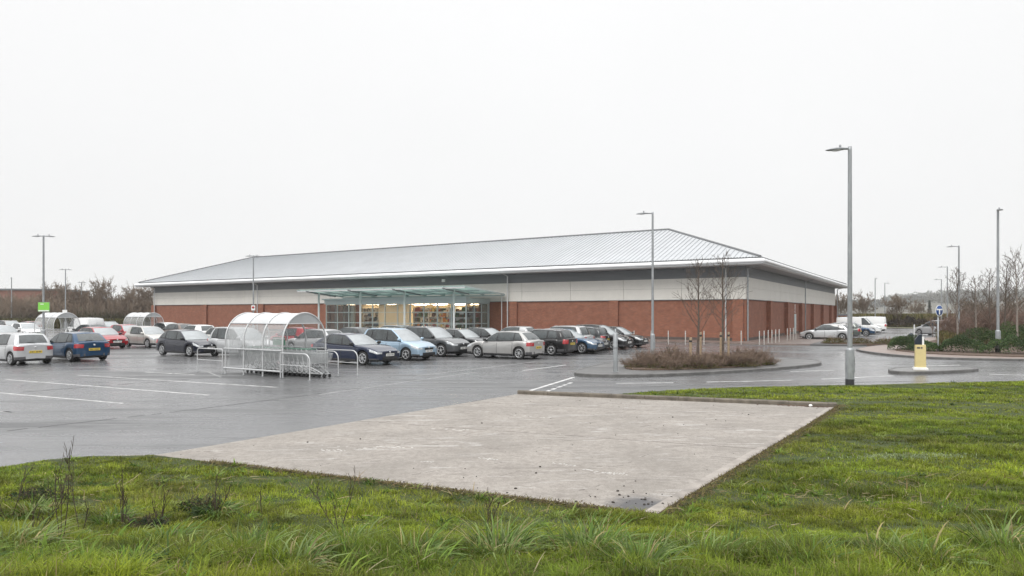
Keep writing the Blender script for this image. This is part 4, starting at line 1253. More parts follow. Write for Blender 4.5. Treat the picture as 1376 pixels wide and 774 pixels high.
# trolleys, nested in a row
def make_trolley():
    r = thing('shopping_trolley', 'wire shopping trolley nested in the long row under the near shelter', 'trolley', group='nested shopping trolleys')
    k = MB()
    # basket: back top (x-.42,z .98), front top (.45,.88); bottom back (-.36,.52), front (.36,.56)
    def B(u, v, w_):
        """u back..front, v left..right, w bottom..top"""
        xb, xt = -.36+.72*u, -.43+.90*u
        zb, zt = .50+.06*u, .97-.09*u
        hw = (.245-.055*u)+(.03)*w_
        return (xb+(xt-xb)*w_, (2*v-1)*hw, zb+(zt-zb)*w_)
    t_ = .0065
    for i in range(10):
        u = i/9
        for v in (0, 1): k.bar(B(u, v, 0), B(u, v, 1), t_, t_)
        k.bar(B(u, 0, 0), B(u, 1, 0), t_, t_)
    for j in range(8):
        w_ = j/7; tt = .013 if j in (0, 7) else t_
        for v in (0, 1): k.bar(B(0, v, w_), B(1, v, w_), tt, tt)
        k.bar(B(1, 0, w_), B(1, 1, w_), tt, tt)
    for j in range(9):
        v = j/8; k.bar(B(1, v, 0), B(1, v, 1), t_, t_); k.bar(B(0, v, 0), B(1, v, 0), t_, t_); k.bar(B(0, v, .15), B(0, v, .9), t_, t_)
    k.build('wire_basket', M_wire, r)
    k = MB()
    for s_ in (-1, 1):
        k.tube([(-.46, s_*.25, 1.02), (-.41, s_*.25, .80), (-.33, s_*.235, .46), (-.25, s_*.23, .38), (.30, s_*.15, .16), (.42, s_*.14, .145)], .021, 6)
        k.tube([(-.36, s_*.235, .50), (-.42, s_*.25, .145), (-.36, s_*.25, .14), (.42, s_*.14, .145)], .019, 6)
    k.tube([(-.42, -.25, .145), (-.42, .25, .145)], .010, 6); k.tube([(.42, -.14, .145), (.42, .14, .145)], .016, 6)
    k.build('chassis', M_chassis, r)
    k = MB(); k.tube([(-.47, -.26, 1.02), (-.47, .26, 1.02)], .019, 8); k.build('handle', M_handle, r)
    k = MB(); k.box((-.40, 0, .86), (.010, .30, .10), M=Matrix.Rotation(-.25, 3, 'Y')); k.build('child_seat_flap', M_flap, r)
    for x, y in ((-.40, .245), (-.40, -.245), (.40, .14), (.40, -.14)):
        k = MB(); k.lathe([(0, -.02), (.058, -.02), (.070, -.01), (.070, .01), (.058, .02), (0, .02)], (x-.02, y, .07), 12, 'y')
        k.bar((x, y, .17), (x-.02, y, .07), .045, .06); k.build('castor', M_rubber, r)
    return r
M_wire = mat('trolley_wire', (.52, .535, .54), .35, metal=.4)
M_handle = mat('trolley_handle', (.10, .20, .15), .4)
tr = make_trolley(); ttree = tree_of(tr)
NT = 14
for i in range(NT):
    o = tr if i == 0 else copy_tree(tr, ttree)
    x = 4.22-.265*i; p = along(P0, x, .98+random.uniform(-.015, .015))
    o.location = (*p, .004); o.rotation_euler = (0, 0, AR+random.uniform(-.02, .02))
    if i == 0: o['label'] = 'frontmost wire shopping trolley, its front poking out of the shelter row'; 
for i, (x, y, a) in enumerate(((3.3, 1.62, .0), (3.02, 1.60, .02))):
    pass

# ------------------------------------------------------------------ lamps
def lamp_post(label, px, d, top, heads, group, base_h=1.1, rad=.062, arm=.0, name='street_lamp', black=True, z0=0.0, head_len=.62):
    x, y = at_depth(px, d); r = thing(name, label, 'lamp post', (x, y, z0), 0, group)
    H = height_at(top, d)-z0
    k = MB(); k.lathe([(rad*1.75, .22), (rad*1.75, base_h), (rad*1.65, base_h+.05), (rad*1.08, base_h+.09)], n=14); k.build('base_sleeve', M_galv, r)
    if black:
        k = MB(); k.lathe([(rad*1.80, -.3), (rad*1.80, .24), (rad*1.7, .26)], n=14); k.build('painted_foot', M_blackpaint, r)
    k = MB(); k.lathe([(rad*1.02, base_h), (rad*.78, H-.12), (rad*.78, H), (0, H+.01)], n=12); k.build('post', M_galv, r)
    for sx, sy in heads:
        L = math.hypot(sx, sy); ux, uy = sx/L, sy/L
        k = MB()
        M = Matrix(((ux, -uy, 0), (uy, ux, 0), (0, 0, 1)))
        prof = [(arm, .045, .045, .0), (arm+.06, .06, .05, .005), (arm+.20, .13, .075, .02), (arm+.38, .15, .07, .025), (arm+head_len-.10, .12, .045, .035), (arm+head_len, .05, .018, .04)]
        rows = []
        for (q, w_, h_, dz) in prof:
            rows.append([tuple(M @ Vector((q, w_*math.cos(t), H-.07-dz*.9+ (h_*.9 if math.sin(t) > 0 else h_*.35)*math.sin(t)))) for t in [2*PI*j/12 for j in range(12)]])
        k.grid(rows, close=True); k.add(rows[-1], [tuple(range(12))]); k.add(rows[0], [tuple(range(11, -1, -1))])
        if arm: k.tube([(0, 0, H-.07), tuple(M @ Vector((arm+.1, 0, H-.07)))], .03, 8)
        else: k.tube([(0, 0, H-.07), tuple(M @ Vector((.14, 0, H-.07)))], .035, 8)
        hd = k.build('lamp_head', M_lampgrey, r)
        k = MB(); k.ell(tuple(M @ Vector((arm+.33, 0, H-.115))), (.16, .16, .012), 10, 4); k.build('lens', M_lens, hd)
        k = MB(); p = M @ Vector((arm+.22, 0, H+.01)); k.lathe([(.035, -.03), (.035, .04), (.02, .055), (0, .055)], p, 8); k.build('photocell', M_lampgrey, hd)
    k = MB(); k.box((rad*1.78, 0, .72), (.012, rad*1.3, .5)); k.build('access_door', M_galv, r)
    return r
GL = 'lamp posts around the car park and road'
lamp_post('tallest looking grey lamp post with black foot standing on near lawn', 1142, 21.5, 197, [(-1, .08)], GL, 1.16, .074, .08, z0=.03, head_len=.66)
lamp_post('grey lamp post behind shrub island, its arm in front of the roof end', 877, 35.4, 285, [(-1, .0)], GL, 1.2, .068, .25, black=False)
lamp_post('grey lamp post rising from right hedge bed, head seen end on', 1341, 38.2, 281, [(-.35, -.9)], GL, 1.2, .075, .0, z0=.12)
lamp_post('grey lamp post with long arm among the right saplings', 1288.5, 55.7, 330, [(-1, .1)], GL, 1.1, .075, .35, z0=.0, black=False)
lamp_post('thin lamp post left of the long armed one among saplings', 1273, 80, 358, [(-1, .1)], GL, 1.1, .075, .45, black=False)
lamp_post('thin far lamp post above the blue arrow sign', 1265, 105, 375, [(-1, .1)], GL, 1.1, .08, .5, black=False)
lamp_post('far lamp post right of the white vans, arm pointing right', 1189, 124, 380, [(1, .1)], GL, 1.1, .08, .35, black=False)
lamp_post('far lamp post right behind the white vans', 1176, 108, 374, [(-.1, -1)], GL, 1.1, .08, .1, black=False)
lt = lamp_post('double headed lamp post carrying a green sign at the left', 58.5, 48, 316, [(-1, -.12), (1, .12)], GL, 1.1, .075, .15, black=False)
lamp_post('double headed lamp post with a white box, behind far trolley shelter', 88, 84, 361.5, [(-1, -.12), (1, .12)], GL, 1.1, .075, .15, black=False)
lamp_post('far lamp post with small square sign, left of hedge', 109.5, 112, 379, [(-.3, -1), (.5, .6)], GL, 1.1, .08, .1, black=False)
lamp_post('thin lamp post before the old brick building at left', 15.5, 105, 373, [(.6, -1)], GL, 1.1, .08, .1, black=False)
lamp_post('double headed lamp post in front of the left part of roof', 340.5, 62, 343, [(-1, -.1), (1, .1)], GL, 1.1, .07, .1, black=False)

# ------------------------------------------------------------------ signs and posts
def sign_on_post(name, label, px, d, py0, py1, w, M_face, stripe=None, yaw=0.0):
    x, y = at_depth(px, d); r = thing(name, label, 'sign', (x, y-.12, 0), yaw)
    z0, z1 = height_at(py1, d), height_at(py0, d)
    k = MB(); k.span(-w/2, w/2, -.02, .0, z0, z1); k.build('panel', M_face, r)
    k = MB(); k.span(-w/2-.02, w/2+.02, .0005, .02, z0-.02, z1+.02); k.build('panel_back', M_galv, r)
    if stripe:
        k = MB()
        for (a, b, c, e, m_) in stripe:
            k.span(-w/2+a*w, -w/2+b*w, -.026, -.0205, z0+c*(z1-z0), z0+e*(z1-z0))
        k.build('white_markings', M_white, r)
    k = MB(); k.span(-.05, .05, .02, .09, z0+.1, z0+.16); k.span(-.05, .05, .02, .09, z1-.16, z1-.1); k.build('clamp', M_galv, r)
    return r
sign_on_post('green_sign', 'bright green rectangular sign with white strip, on the left lamp post', 60.5, 48, 406.5, 418.5, .80, M_green, [(.03, .97, .02, .14, 0), (.2, .5, .78, .86, 0)])
sign_on_post('white_sign', 'small white box sign above far trolley shelter on lamp post', 88, 84, 416.5, 423, .58, M_white)
sign_on_post('bay_sign', 'small square green and white sign on far thin lamp post', 109.5, 112, 412.5, 420, .68, M_green, [(.1, .4, .1, .9, 0), (.6, .9, .1, .35, 0), (.5, .95, .6, .9, 0)])
sign_on_post('notice_sign', 'small white and red notice low on the post before brick wall', 341, 62, 410.5, 417, .34, M_white)
x, y = at_depth(341, 62); k = MB(); k.lathe([(0, -.165), (.12, -.165), (.12, -.15)], (x, y, height_at(413, 62)), 12, 'y')
nb_ = k.build('notice_disc', M_tail); par = [o for o in COL.objects if o.name.startswith('notice_sign')][0]
nb_.parent = par; nb_.location = -Vector(par.location)

# steel post at the tip of the island
x, y = ground(827, 499.5, .11); r = thing('steel_post', 'thick plain steel post at the left end of shrub island', 'post', (x, y, .10))
k = MB(); k.lathe([(.088, 0), (.088, 1.47), (.07, 1.50), (.03, 1.50), (.026, 1.66), (0, 1.67)], n=16); k.build('shaft', M_galv, r)
k = MB(); k.lathe([(.12, .0), (.12, .012), (.09, .016)], n=16); k.build('foot_plate', M_galv, r)
k = MB(); k.lathe([(.089, .9), (.092, .91), (.092, .97), (.089, .98)], n=16); k.build('band', M_lampgrey, r)

# yellow bollard with a dark head on the refuge
x, y = ground(1236.5, 496.5, .11); r = thing('traffic_bollard', 'pale yellow box bollard with dark slanted head on the small road refuge', 'bollard', (x, y, .11), -R(25))
k = MB(); k.prism([(-.26, -.22), (.26, -.22), (.26, .22), (-.26, .22)], 0, .07); k.prism([(-.22, -.19), (.22, -.19), (.22, .19), (-.22, .19)], .07, .10); k.build('base', M_white, r)
k = MB(); rows = []
for z, s_ in ((.10, 1.03), (.14, 1.0), (.95, .97), (1.0, .94)):
    pl = [(-.19, -.15), (-.165, -.175), (.165, -.175), (.19, -.15), (.19, .15), (.165, .175), (-.165, .175), (-.19, .15)]
    rows.append([(a*s_, b*s_, z) for a, b in pl])
k.grid(rows, smooth=False, close=True); k.add(rows[-1], [tuple(range(8))]); k.build('yellow_body', M_yellow, r)
k = MB(); k.span(-.13, -.02, -.181, -.16, .85, .91); k.span(.005, .06, -.181, -.16, .85, .91); k.build('dark_marking', M_trim, r)
k = MB()
vs = [(-.19, -.14, 1.0), (.05, -.14, 1.0), (.05, -.14, 1.42), (-.06, -.14, 1.39), (-.19, -.14, 1.20)]
vs = vs + [(a, .14, c) for a, b, c in vs]
k.add(vs, [(4,3,2,1,0)[::-1], (5,6,7,8,9)[::-1], (0,5,6,1)[::-1], (1,6,7,2)[::-1], (2,7,8,3)[::-1], (3,8,9,4)[::-1], (4,9,5,0)[::-1]]); k.build('dark_head', M_navybin, r)
k = MB(); k.span(.052, .12, -.13, .13, 1.0, 1.32); k.build('white_side', M_white, r)
# dark post top and slim rod behind it
x, y = ground(1224.5, 470, .11); r = thing('dark_bollard', 'small dark rounded bollard just left behind the yellow one', 'bollard', (x, y, .1))
k = MB(); k.lathe([(.14, 0), (.14, .85), (.125, .97), (.08, 1.03), (0, 1.05)], n=14); k.build('shaft', M_navybin, r)
k = MB(); k.lathe([(.141, .6), (.143, .61), (.143, .7), (.141, .71)], n=14); k.build('band', M_lampgrey, r)
x, y = ground(1228.5, 471, .11); r = thing('slim_rod', 'slim pale grey rod standing at the tip of right hedge bed', 'post', (x, y, .1))
k = MB(); k.lathe([(.035, 0), (.035, 1.55), (.02, 1.58), (0, 1.58)], n=8); k.build('shaft', M_galvl, r)
k = MB(); k.lathe([(.06, .0), (.06, .02), (.036, .03)], n=8); k.build('foot_plate', M_galv, r)
# round blue arrow sign
x, y = ground(1260.5, 473, .11); d = y; r = thing('arrow_sign', 'round blue sign with white arrow on grey post in right hedge', 'sign', (x, y, .1), R(24))
zc_ = height_at(417.5, d)-.1
k = MB(); k.lathe([(.04, 0), (.04, zc_+.30), (0, zc_+.31)], n=10); k.build('post', M_galv, r)
k = MB(); k.lathe([(0, -.085), (.32, -.085), (.32, -.07), (0, -.07)], (0, 0, zc_), 28, 'y'); fc = k.build('sign_face', M_blue, r)
k = MB(); k.lathe([(.30, -.0855), (.30, -.088), (.325, -.088), (.325, -.068), (.305, -.068)], (0, 0, zc_), 28, 'y'); k.build('white_rim', M_white, fc)
k = MB(); k.span(-.045, .045, -.091, -.0855, zc_-.22, zc_+.04); k.span(-.20, .20, -.091, -.0855, zc_+.0402, zc_+.10)
for s_ in (-1, 1): k.add([(s_*.27, -.0905, zc_+.07), (s_*.18, -.0905, zc_+.14), (s_*.18, -.0905, zc_-.0)], [(0, 1, 2) if s_ > 0 else (2, 1, 0)])
k.build('white_arrow', M_white, fc)
k = MB(); k.span(-.06, .06, -.07, .02, zc_+.12, zc_+.15); k.span(-.06, .06, -.07, .02, zc_-.15, zc_-.12); k.build('clamp', M_galv, r)

# old brick building behind the hedge at the left, little shelter beyond the shop
x, y = at_depth(-20, 150); b_ = thing('brick_building', 'flat roofed dull brick building behind bare bushes at the left edge', 'building', (x, y, 0), R(8))
k = MB(); k.span(-26, 14.2, 0, 16, -.1, height_at(390, 150)); k.build('wall', M_fbrick, b_)
k = MB(); k.span(-26.2, 14.4, -.2, 16.2, height_at(390, 150)+.002, height_at(389, 150)+.22); k.build('roof', M_band, b_)
for i in range(5):
    k = MB(); k.span(-18+i*6.5, -16+i*6.5, -.06, .001, 3.2, 4.8); w_ = k.build('window', M_glass, b_)
    k = MB(); k.span(-18.1+i*6.5, -15.9+i*6.5, -.09, -.061, 3.08, 3.19); k.build('sill', M_white, w_)
x, y = at_depth(1129, 112); b_ = thing('timber_shelter', 'small orange and dark timber shelter beyond the far shop corner', 'shelter', (x, y, 0), AX+PI)
k = MB(); k.span(-1.2, 1.2, 0, .12, 0, 1.9); k.span(-1.2, -1.08, -1.4, -.001, 0, 1.9); k.build('wall', M_orange, b_)
k = MB(); k.span(-1.7, 1.6, -1.6, .4, 1.9, 2.2); k.build('roof', M_ridge, b_)
for x_ in (-.5, .2, 1.1):
    k = MB(); k.span(x_, x_+.08, -1.45, -1.37, 0, 1.9); k.build('post', M_wood, b_)
# ------------------------------------------------------------------ bare wood
def grow(rng, base, dirn, length, rad, depth, segs, spread=.5, nb=(2, 3), shrink=.68, up=.15, along=.45, bend=.12, steps=3):
    """collect (p0, p1, r0, r1, depth) of a branching stem"""
    p = np.array(base, float); d = np.array(dirn, float); d /= np.linalg.norm(d)
    pts = [p.copy()]; ds = []
    for i in range(steps):
        d = d + rng.normal(0, bend, 3) + np.array([0, 0, up*.35]); d /= np.linalg.norm(d)
        q = p + d*length/steps
        r0 = rad*(1-.55*i/steps); r1 = rad*(1-.55*(i+1)/steps)
        segs.append((p[0], p[1], p[2], q[0], q[1], q[2], r0, r1)); ds.append(d.copy()); p = q; pts.append(p.copy())
    if depth <= 0: return
    n = rng.randint(nb[0], nb[1]+1)
    for k in range(n):
        t = along+(1-along)*((k+rng.uniform(.2, .9))/n); f = min(t*steps, steps-1e-6); i = int(f)
        b = pts[i]+(pts[i+1]-pts[i])*(f-i)
        a = rng.uniform(0, 2*PI); dd = ds[i]
        ax = np.cross(dd, [math.cos(a), math.sin(a), .3]); ax /= np.linalg.norm(ax)+1e-9
        nd = dd*(1-spread*rng.uniform(.6, 1.1)) + ax*spread*rng.uniform(.7, 1.2) + np.array([0, 0, up])
        grow(rng, b, nd, length*shrink*rng.uniform(.75, 1.15), rad*(1-.55*t)*.62, depth-1, segs, spread, nb, shrink, up, .2, bend, max(2, steps-1))
def seg_mesh(name, S, mt, parent=None, sides=3, rmin=0.0):
    S = np.asarray(S, float); p0, p1 = S[:, 0:3], S[:, 3:6]; r0, r1 = np.maximum(S[:, 6], rmin), np.maximum(S[:, 7], rmin)
    d = p1-p0; d /= np.linalg.norm(d, axis=1, keepdims=True)+1e-9
    ref = np.where(np.abs(d[:, 2:3]) < .9, np.array([[0, 0, 1.]]), np.array([[1., 0, 0]]))
    a = np.cross(d, ref); a /= np.linalg.norm(a, axis=1, keepdims=True)+1e-9; b = np.cross(d, a)
    n = len(S); V = np.zeros((n, 2, sides, 3))
    for k in range(sides):
        t = 2*PI*k/sides; o = a*math.cos(t)+b*math.sin(t)
        V[:, 0, k] = p0+o*r0[:, None]; V[:, 1, k] = p1+o*r1[:, None]
    base = (np.arange(n)*2*sides)[:, None]
    fs = np.stack([np.stack([base[:, 0]+k, base[:, 0]+(k+1) % sides, base[:, 0]+sides+(k+1) % sides, base[:, 0]+sides+k], 1) for k in range(sides)], 1)
    return np_object(name, V.reshape(-1, 3), fs.reshape(-1), np.full(n*sides, 4), mt, parent, smooth=sides > 3)
def xform(S, loc, s, a):
    S = np.array(S, float).copy(); ca, sa = math.cos(a), math.sin(a)
    for i in (0, 3):
        x, y = S[:, i].copy(), S[:, i+1].copy()
        S[:, i] = (x*ca-y*sa)*s+loc[0]; S[:, i+1] = (x*sa+y*ca)*s+loc[1]; S[:, i+2] = S[:, i+2]*s+loc[2]
    S[:, 6:] *= s
    return S
def bare_tree(name, label, loc, H, seed, mt_trunk, mt_crown, group, style='sapling', rmin=.006, twig=1.0):
    rng = np.random.RandomState(seed); r = thing(name, label, 'tree', loc, rng.uniform(0, 6), group)
    tr, cr = [], []
    if style == 'sapling':
        n = 9; p = np.array([0, 0, -.05]); pts = [p]
        for i in range(n):
            q = p+np.array([rng.normal(0, .018*H/n*2), rng.normal(0, .018*H/n*2), H/n]); 
            R0 = .0115*H*(1-.9*i/n)+.008; R1 = .0115*H*(1-.9*(i+1)/n)+.008
            tr.append((*p, *q, R0, R1)); p = q; pts.append(p)
        nbr = 30
        for k in range(nbr):
            t = .30+.68*(k/nbr)**.9; f = t*n; i = min(int(f), n-1); b = pts[i]+(pts[i+1]-pts[i])*(f-i)
            a = k*2.4+rng.uniform(-.5, .5)
            grow(rng, b, (math.cos(a), math.sin(a), 1.05+rng.uniform(-.3, .4)), H*(.30*(1-t)+.07)*rng.uniform(.8, 1.2), .0045*H*(1-.65*t), 2, cr, .50, (2, 3), .60, .18, .25, .10, 4)
    else:
        n = 5; p = np.array([0, 0, -.1]); pts = [p]; hh = H*.5
        for i in range(n):
            q = p+np.array([rng.normal(0, .03*H/n), rng.normal(0, .03*H/n), hh/n])
            tr.append((*p, *q, .016*H*(1-.6*i/n), .016*H*(1-.6*(i+1)/n))); p = q; pts.append(p)
        for k in range(17):
            t = .22+.78*k/16; f = min(t*n, n-1e-3); i = int(f); b = pts[i]+(pts[i+1]-pts[i])*(f-i); a = k*2.4+rng.uniform(-.5, .5)
            grow(rng, b, (math.cos(a)*.9, math.sin(a)*.9, .9+t*.8), H*.42*rng.uniform(.75, 1.1)*(1.1-.35*t), .0065*H, 4, cr, .5, (2, 4), .62, .12, .3, .14, 3)
    seg_mesh('trunk', tr, mt_trunk, r, 8)
    seg_mesh('crown', cr, mt_crown, r, 3, rmin)
    return r
TREES = {}
def tree_copy(key, label, loc, scale, rz):
    o0 = TREES[key]; o = copy_tree(o0, [(k, []) for k in kids(o0)])
    o.location = loc; o.scale = (scale,)*3; o.rotation_euler = (0, 0, rz); o['label'] = label
    return o

# the two staked young trees on the island
def stake(px, py, h, label, w_=.05):
    x, y = ground(px, py, .15); r = thing('tree_stake', label, 'stake', (x, y, .1), group='stakes of the young trees')
    k = MB(); k.lathe([(w_, 0), (w_, h-.03), (w_*.8, h), (0, h)], n=8); k.build('shaft', M_wood, r)
    k = MB(); k.lathe([(w_+.002, h-.2), (w_+.008, h-.19), (w_+.008, h-.13), (w_+.002, h-.12)], n=8); k.build('tie', M_black, r)
for px, py, top, sd, lb in ((937, 489, 352, 4, 'left bare young tree with stakes on the shrub island'), (974, 488.5, 344, 9, 'right bare young tree with stakes on the shrub island')):
    x, y = ground(px, py, .12)
    bare_tree('young_tree', lb, (x, y, .12), height_at(top, y)-.12, sd, M_bark, M_bark, 'staked young trees', rmin=.006)
stake(928, 491.5, 1.25, 'leaning pale stake left of the left young tree', .06); stake(941.5, 489, 1.45, 'thin stake close beside the left young tree')
stake(968.5, 490, 1.45, 'dark stake left of the right young tree'); stake(979, 488.7, 1.45, 'stake right of the right young tree')

# dormant shrubs on the island
def shrub_segs(seed, n=60, H=1.0, W=.6, depth=2):
    rng = np.random.RandomState(seed); S = []
    for i in range(n):
        a = rng.uniform(0, 6.28); q = rng.uniform(0, 1)**.6
        grow(rng, (q*W*.55*math.cos(a), q*W*.55*math.sin(a), 0), (q*.75*math.cos(a), q*.75*math.sin(a), 1), H*rng.uniform(.38, .62), .0075, depth, S, .45, (3, 4), .62, .10, .25, .16, 3)
    return np.array(S)
def leafy(rng, n, ext, cols, size=(.02, .05)):
    """small leaf faces in a blob: verts, loops, sizes, colours"""
    c = rng.normal(0, 1, (n, 3)); c /= np.linalg.norm(c, axis=1, keepdims=True); c *= rng.uniform(.35, 1, (n, 1))**.5
    c = c*np.array(ext); c[:, 2] = np.abs(c[:, 2])
    a = rng.normal(0, 1, (n, 3)); a /= np.linalg.norm(a, axis=1, keepdims=True)
    b = np.cross(a, rng.normal(0, 1, (n, 3))); b /= np.linalg.norm(b, axis=1, keepdims=True)
    s = rng.uniform(*size, (n, 1))
    V = np.stack([c-a*s, c+b*s*.45, c+a*s, c-b*s*.45], 1)
    ci = rng.randint(0, len(cols), n); C = np.array(cols)[ci]*rng.uniform(.7, 1.3, (n, 1))
    return V, C
def leaf_object(name, V, C, mt, parent=None):
    n = len(V); return np_object(name, V.reshape(-1, 3), np.arange(n*4), np.full(n, 4), mt, parent, colors=np.repeat(C, 4, 0))
SHR = []
for i in range(4):
    r = thing('dormant_shrub', 'leafless brown twiggy shrub in the bed of the island', 'shrub', group='dormant shrubs on the island')
    seg_mesh('stems', shrub_segs(30+i, 64, 1.0, .9, 2), M_shrub, r, 3, .0055)
    rng = np.random.RandomState(50+i)
    V, C = leafy(rng, 420, (.62, .62, .75), [(.14, .085, .05), (.10, .065, .045), (.16, .12, .06), (.13, .13, .045)], (.018, .042))
    leaf_object('dead_leaves', V, C, M_leaf, r)
    V, C = leafy(rng, 420, (.72, .72, .40), [(.09, .12, .03), (.13, .13, .035), (.06, .085, .025), (.19, .16, .08)], (.02, .055)); V[:, :, 2] += .02
    leaf_object('low_leaves', V, C, M_leaf, r)
    SHR.append((r, [(k, []) for k in kids(r)]))
rng = np.random.RandomState(2); used_ = [0]*4
pos = []
rngh = np.random.RandomState(31)
bedpx = [(852, 494, .62), (868, 492, .7), (884, 495, .72), (899, 490, .85), (903, 496, .62), (918, 493, .95), (934, 495, .68), (946, 489, .95), (951, 494.2, .75), (966, 492.5, .78), (985, 492, .90), (998, 489, 1.0), (1003, 492.5, .72), (1016, 489.5, .9), (1030, 489.8, .6)]
for i, (px, py, s_) in enumerate(bedpx):
    k = i % 4; x, y = ground(px, py, .12)
    o = SHR[k][0] if used_[k] == 0 else copy_tree(*SHR[k]); used_[k] = 1
    o.location = (x, y, .12); o.scale = (s_*1.1, s_*1.1, s_*rngh.uniform(.62, 1.15)); o.rotation_euler = (0, 0, rng.uniform(0, 6))
# fallen leaves
V, C = leafy(rng, 1500, (1, 1, .02), [(.24, .18, .10), (.15, .09, .05), (.3, .26, .18)], (.02, .05))
pts = []
while len(pts) < 1500:
    q = rng.randint(0, len(BED)); a = BED[q]; b = BED[(q*7+3) % len(BED)]; t = rng.uniform(0, .5)
    pts.append(lerp2(a, b, t))
V += 0; V -= V.mean(1, keepdims=True); V[:, :, 2] *= .4; V[:, :, 0:2] += np.array(pts)[:, None, :]; V[:, :, 2] += .165
tag(leaf_object('fallen_leaves', V, C, M_leaf), 'dead leaves lying under the shrubs on the island', 'leaves', kind='stuff')
# low planting by the parked car
for i, (t, w_, lb) in enumerate(((-11.6, .3, 'low olive shrub left in the small bed by the parked silver white hatchback'), (-9.9, .3, 'yellowish low shrub in the middle of the small bed by the shop'), (-8.2, .4, 'low shrub right in the small bed beside the shop'), (-6.6, .6, 'tiny shrub at the right end of small bed beside shop'))):
    x, y = shop(t, w_); r = thing('low_shrub', lb, 'shrub', (x, y, .12))
    seg_mesh('stems', shrub_segs(80+i, 30, .8, 1.2, 1), M_shrub, r, 3, .008)
    V, C = leafy(np.random.RandomState(i), 900, (1.0, .55, .42), [(.11, .10, .035), (.15, .13, .05), (.09, .085, .03)], (.03, .07)); leaf_object('leaves', V, C, M_leaf, r)

# green clipped hedge bed on the right
rng = np.random.RandomState(12)
def hedge(label, path, w_, h, n, cols, sz, seed):
    rng = np.random.RandomState(seed); r = thing('green_hedge', label, 'hedge')
    P = np.array(path); seg = np.hypot(*(P[1:]-P[:-1]).T); cum = np.concatenate([[0], np.cumsum(seg)]); T = cum[-1]
    t = rng.uniform(0, T, n); i = np.clip(np.searchsorted(cum, t)-1, 0, len(seg)-1); f = (t-cum[i])/seg[i]
    base = P[i]+(P[i+1]-P[i])*f[:, None]; d = (P[i+1]-P[i])/seg[i][:, None]; nn = np.stack([-d[:, 1], d[:, 0]], 1)
    u = rng.uniform(-1, 1, n); hh = h*(.80+.16*np.sin(t*1.3+seed)+.14*np.sin(t*3.1+2*seed)+.10*np.sin(t*7.7))
    z = hh*np.sqrt(np.maximum(0, 1-np.abs(u)**2.6))*rng.uniform(.35, 1.04, n)**.5
    e = np.clip(np.minimum(t, T-t)/.5, .15, 1)**.5; z *= e
    base = base+nn*(u*w_/2*e)[:, None]
    c = np.stack([base[:, 0], base[:, 1], z+.12], 1)
    a = rng.normal(0, 1, (n, 3)); a /= np.linalg.norm(a, axis=1, keepdims=True); b = np.cross(a, rng.normal(0, 1, (n, 3))); b /= np.linalg.norm(b, axis=1, keepdims=True)
    s = rng.uniform(*sz, (n, 1)); V = np.stack([c-a*s, c+b*s*.5, c+a*s, c-b*s*.5], 1)
    C = np.array(cols)[rng.randint(0, len(cols), n)]*rng.uniform(.65, 1.35, (n, 1))*(1+.3*np.sin(t*2.2+seed))[:, None]
    leaf_object('foliage', V, C, M_leaf, r)
    S = []
    for k in range(int(T*7)):
        q = rng.uniform(0, T); j = min(int(np.searchsorted(cum, q)-1), len(seg)-1); j = max(j, 0); pb = P[j]+(P[j+1]-P[j])*((q-cum[j])/seg[j])
        grow(rng, (pb[0]+rng.uniform(-.3, .3)*w_, pb[1]+rng.uniform(-.3, .3)*w_, .1), (rng.normal(0, .3), rng.normal(0, .3), 1), h*.55, .01, 1, S, .5, (2, 3), .6, .1, .3, .15, 2)
    seg_mesh('stems', S, M_bark, r, 3, .006)
    return r
GH = [(.045, .085, .030), (.065, .11, .038), (.035, .062, .024), (.10, .13, .05)]
hp = gp([(1206, 469.0), (1222, 470.8), (1245, 472.5), (1262, 473.5)], .1); hedge('dark green clipped hedge at the tip of right bed', hp, 1.7, .95, 9000, GH, (.025, .06), 1)
hp = gp([(1264, 472.5), (1300, 474), (1340, 475.5), (1400, 477), (1470, 478)], .1); hedge('long dark green hedge along the right bed to picture edge', hp, 2.2, 1.05, 16000, GH, (.025, .06), 2)
hp = gp([(1300, 466), (1345, 466), (1400, 466.5), (1470, 467)], .1); hedge('lighter green hedge behind the long dark one at right', hp, 3.0, 1.6, 13000, [(.06, .10, .03), (.04, .075, .025), (.09, .12, .045)], (.03, .07), 3)

# saplings on the right, each a tree
GS = 'bare saplings on the right'
sap = [(1286, 50, 366, 'pale_tree', 21, 'bare sapling with pale trunk beside the long armed lamp post'), (1310.5, 46, 376, 'p', 22, 'bare sapling with pale trunk midway between two right lamp posts'),
       (1331, 52, 366, 'd', 23, 'bare dark sapling just left of the hedge bed lamp post'), (1351.5, 47, 356, 'd', 24, 'slender dark sapling just right of the hedge bed lamp post'), (1368, 44, 340, 'p', 25, 'tall bare sapling at the right edge of picture'),
       (1395, 48, 350, 'd', 26, 'bare sapling just outside the right edge')]
for px, d, top, kk, sd, lb in sap[:5]:
    x, y = at_depth(px, d); bare_tree('sapling', lb, (x, y, .1), height_at(top, d), sd, M_barkpale if kk != 'd' else M_bark, M_bark, GS, rmin=.009)

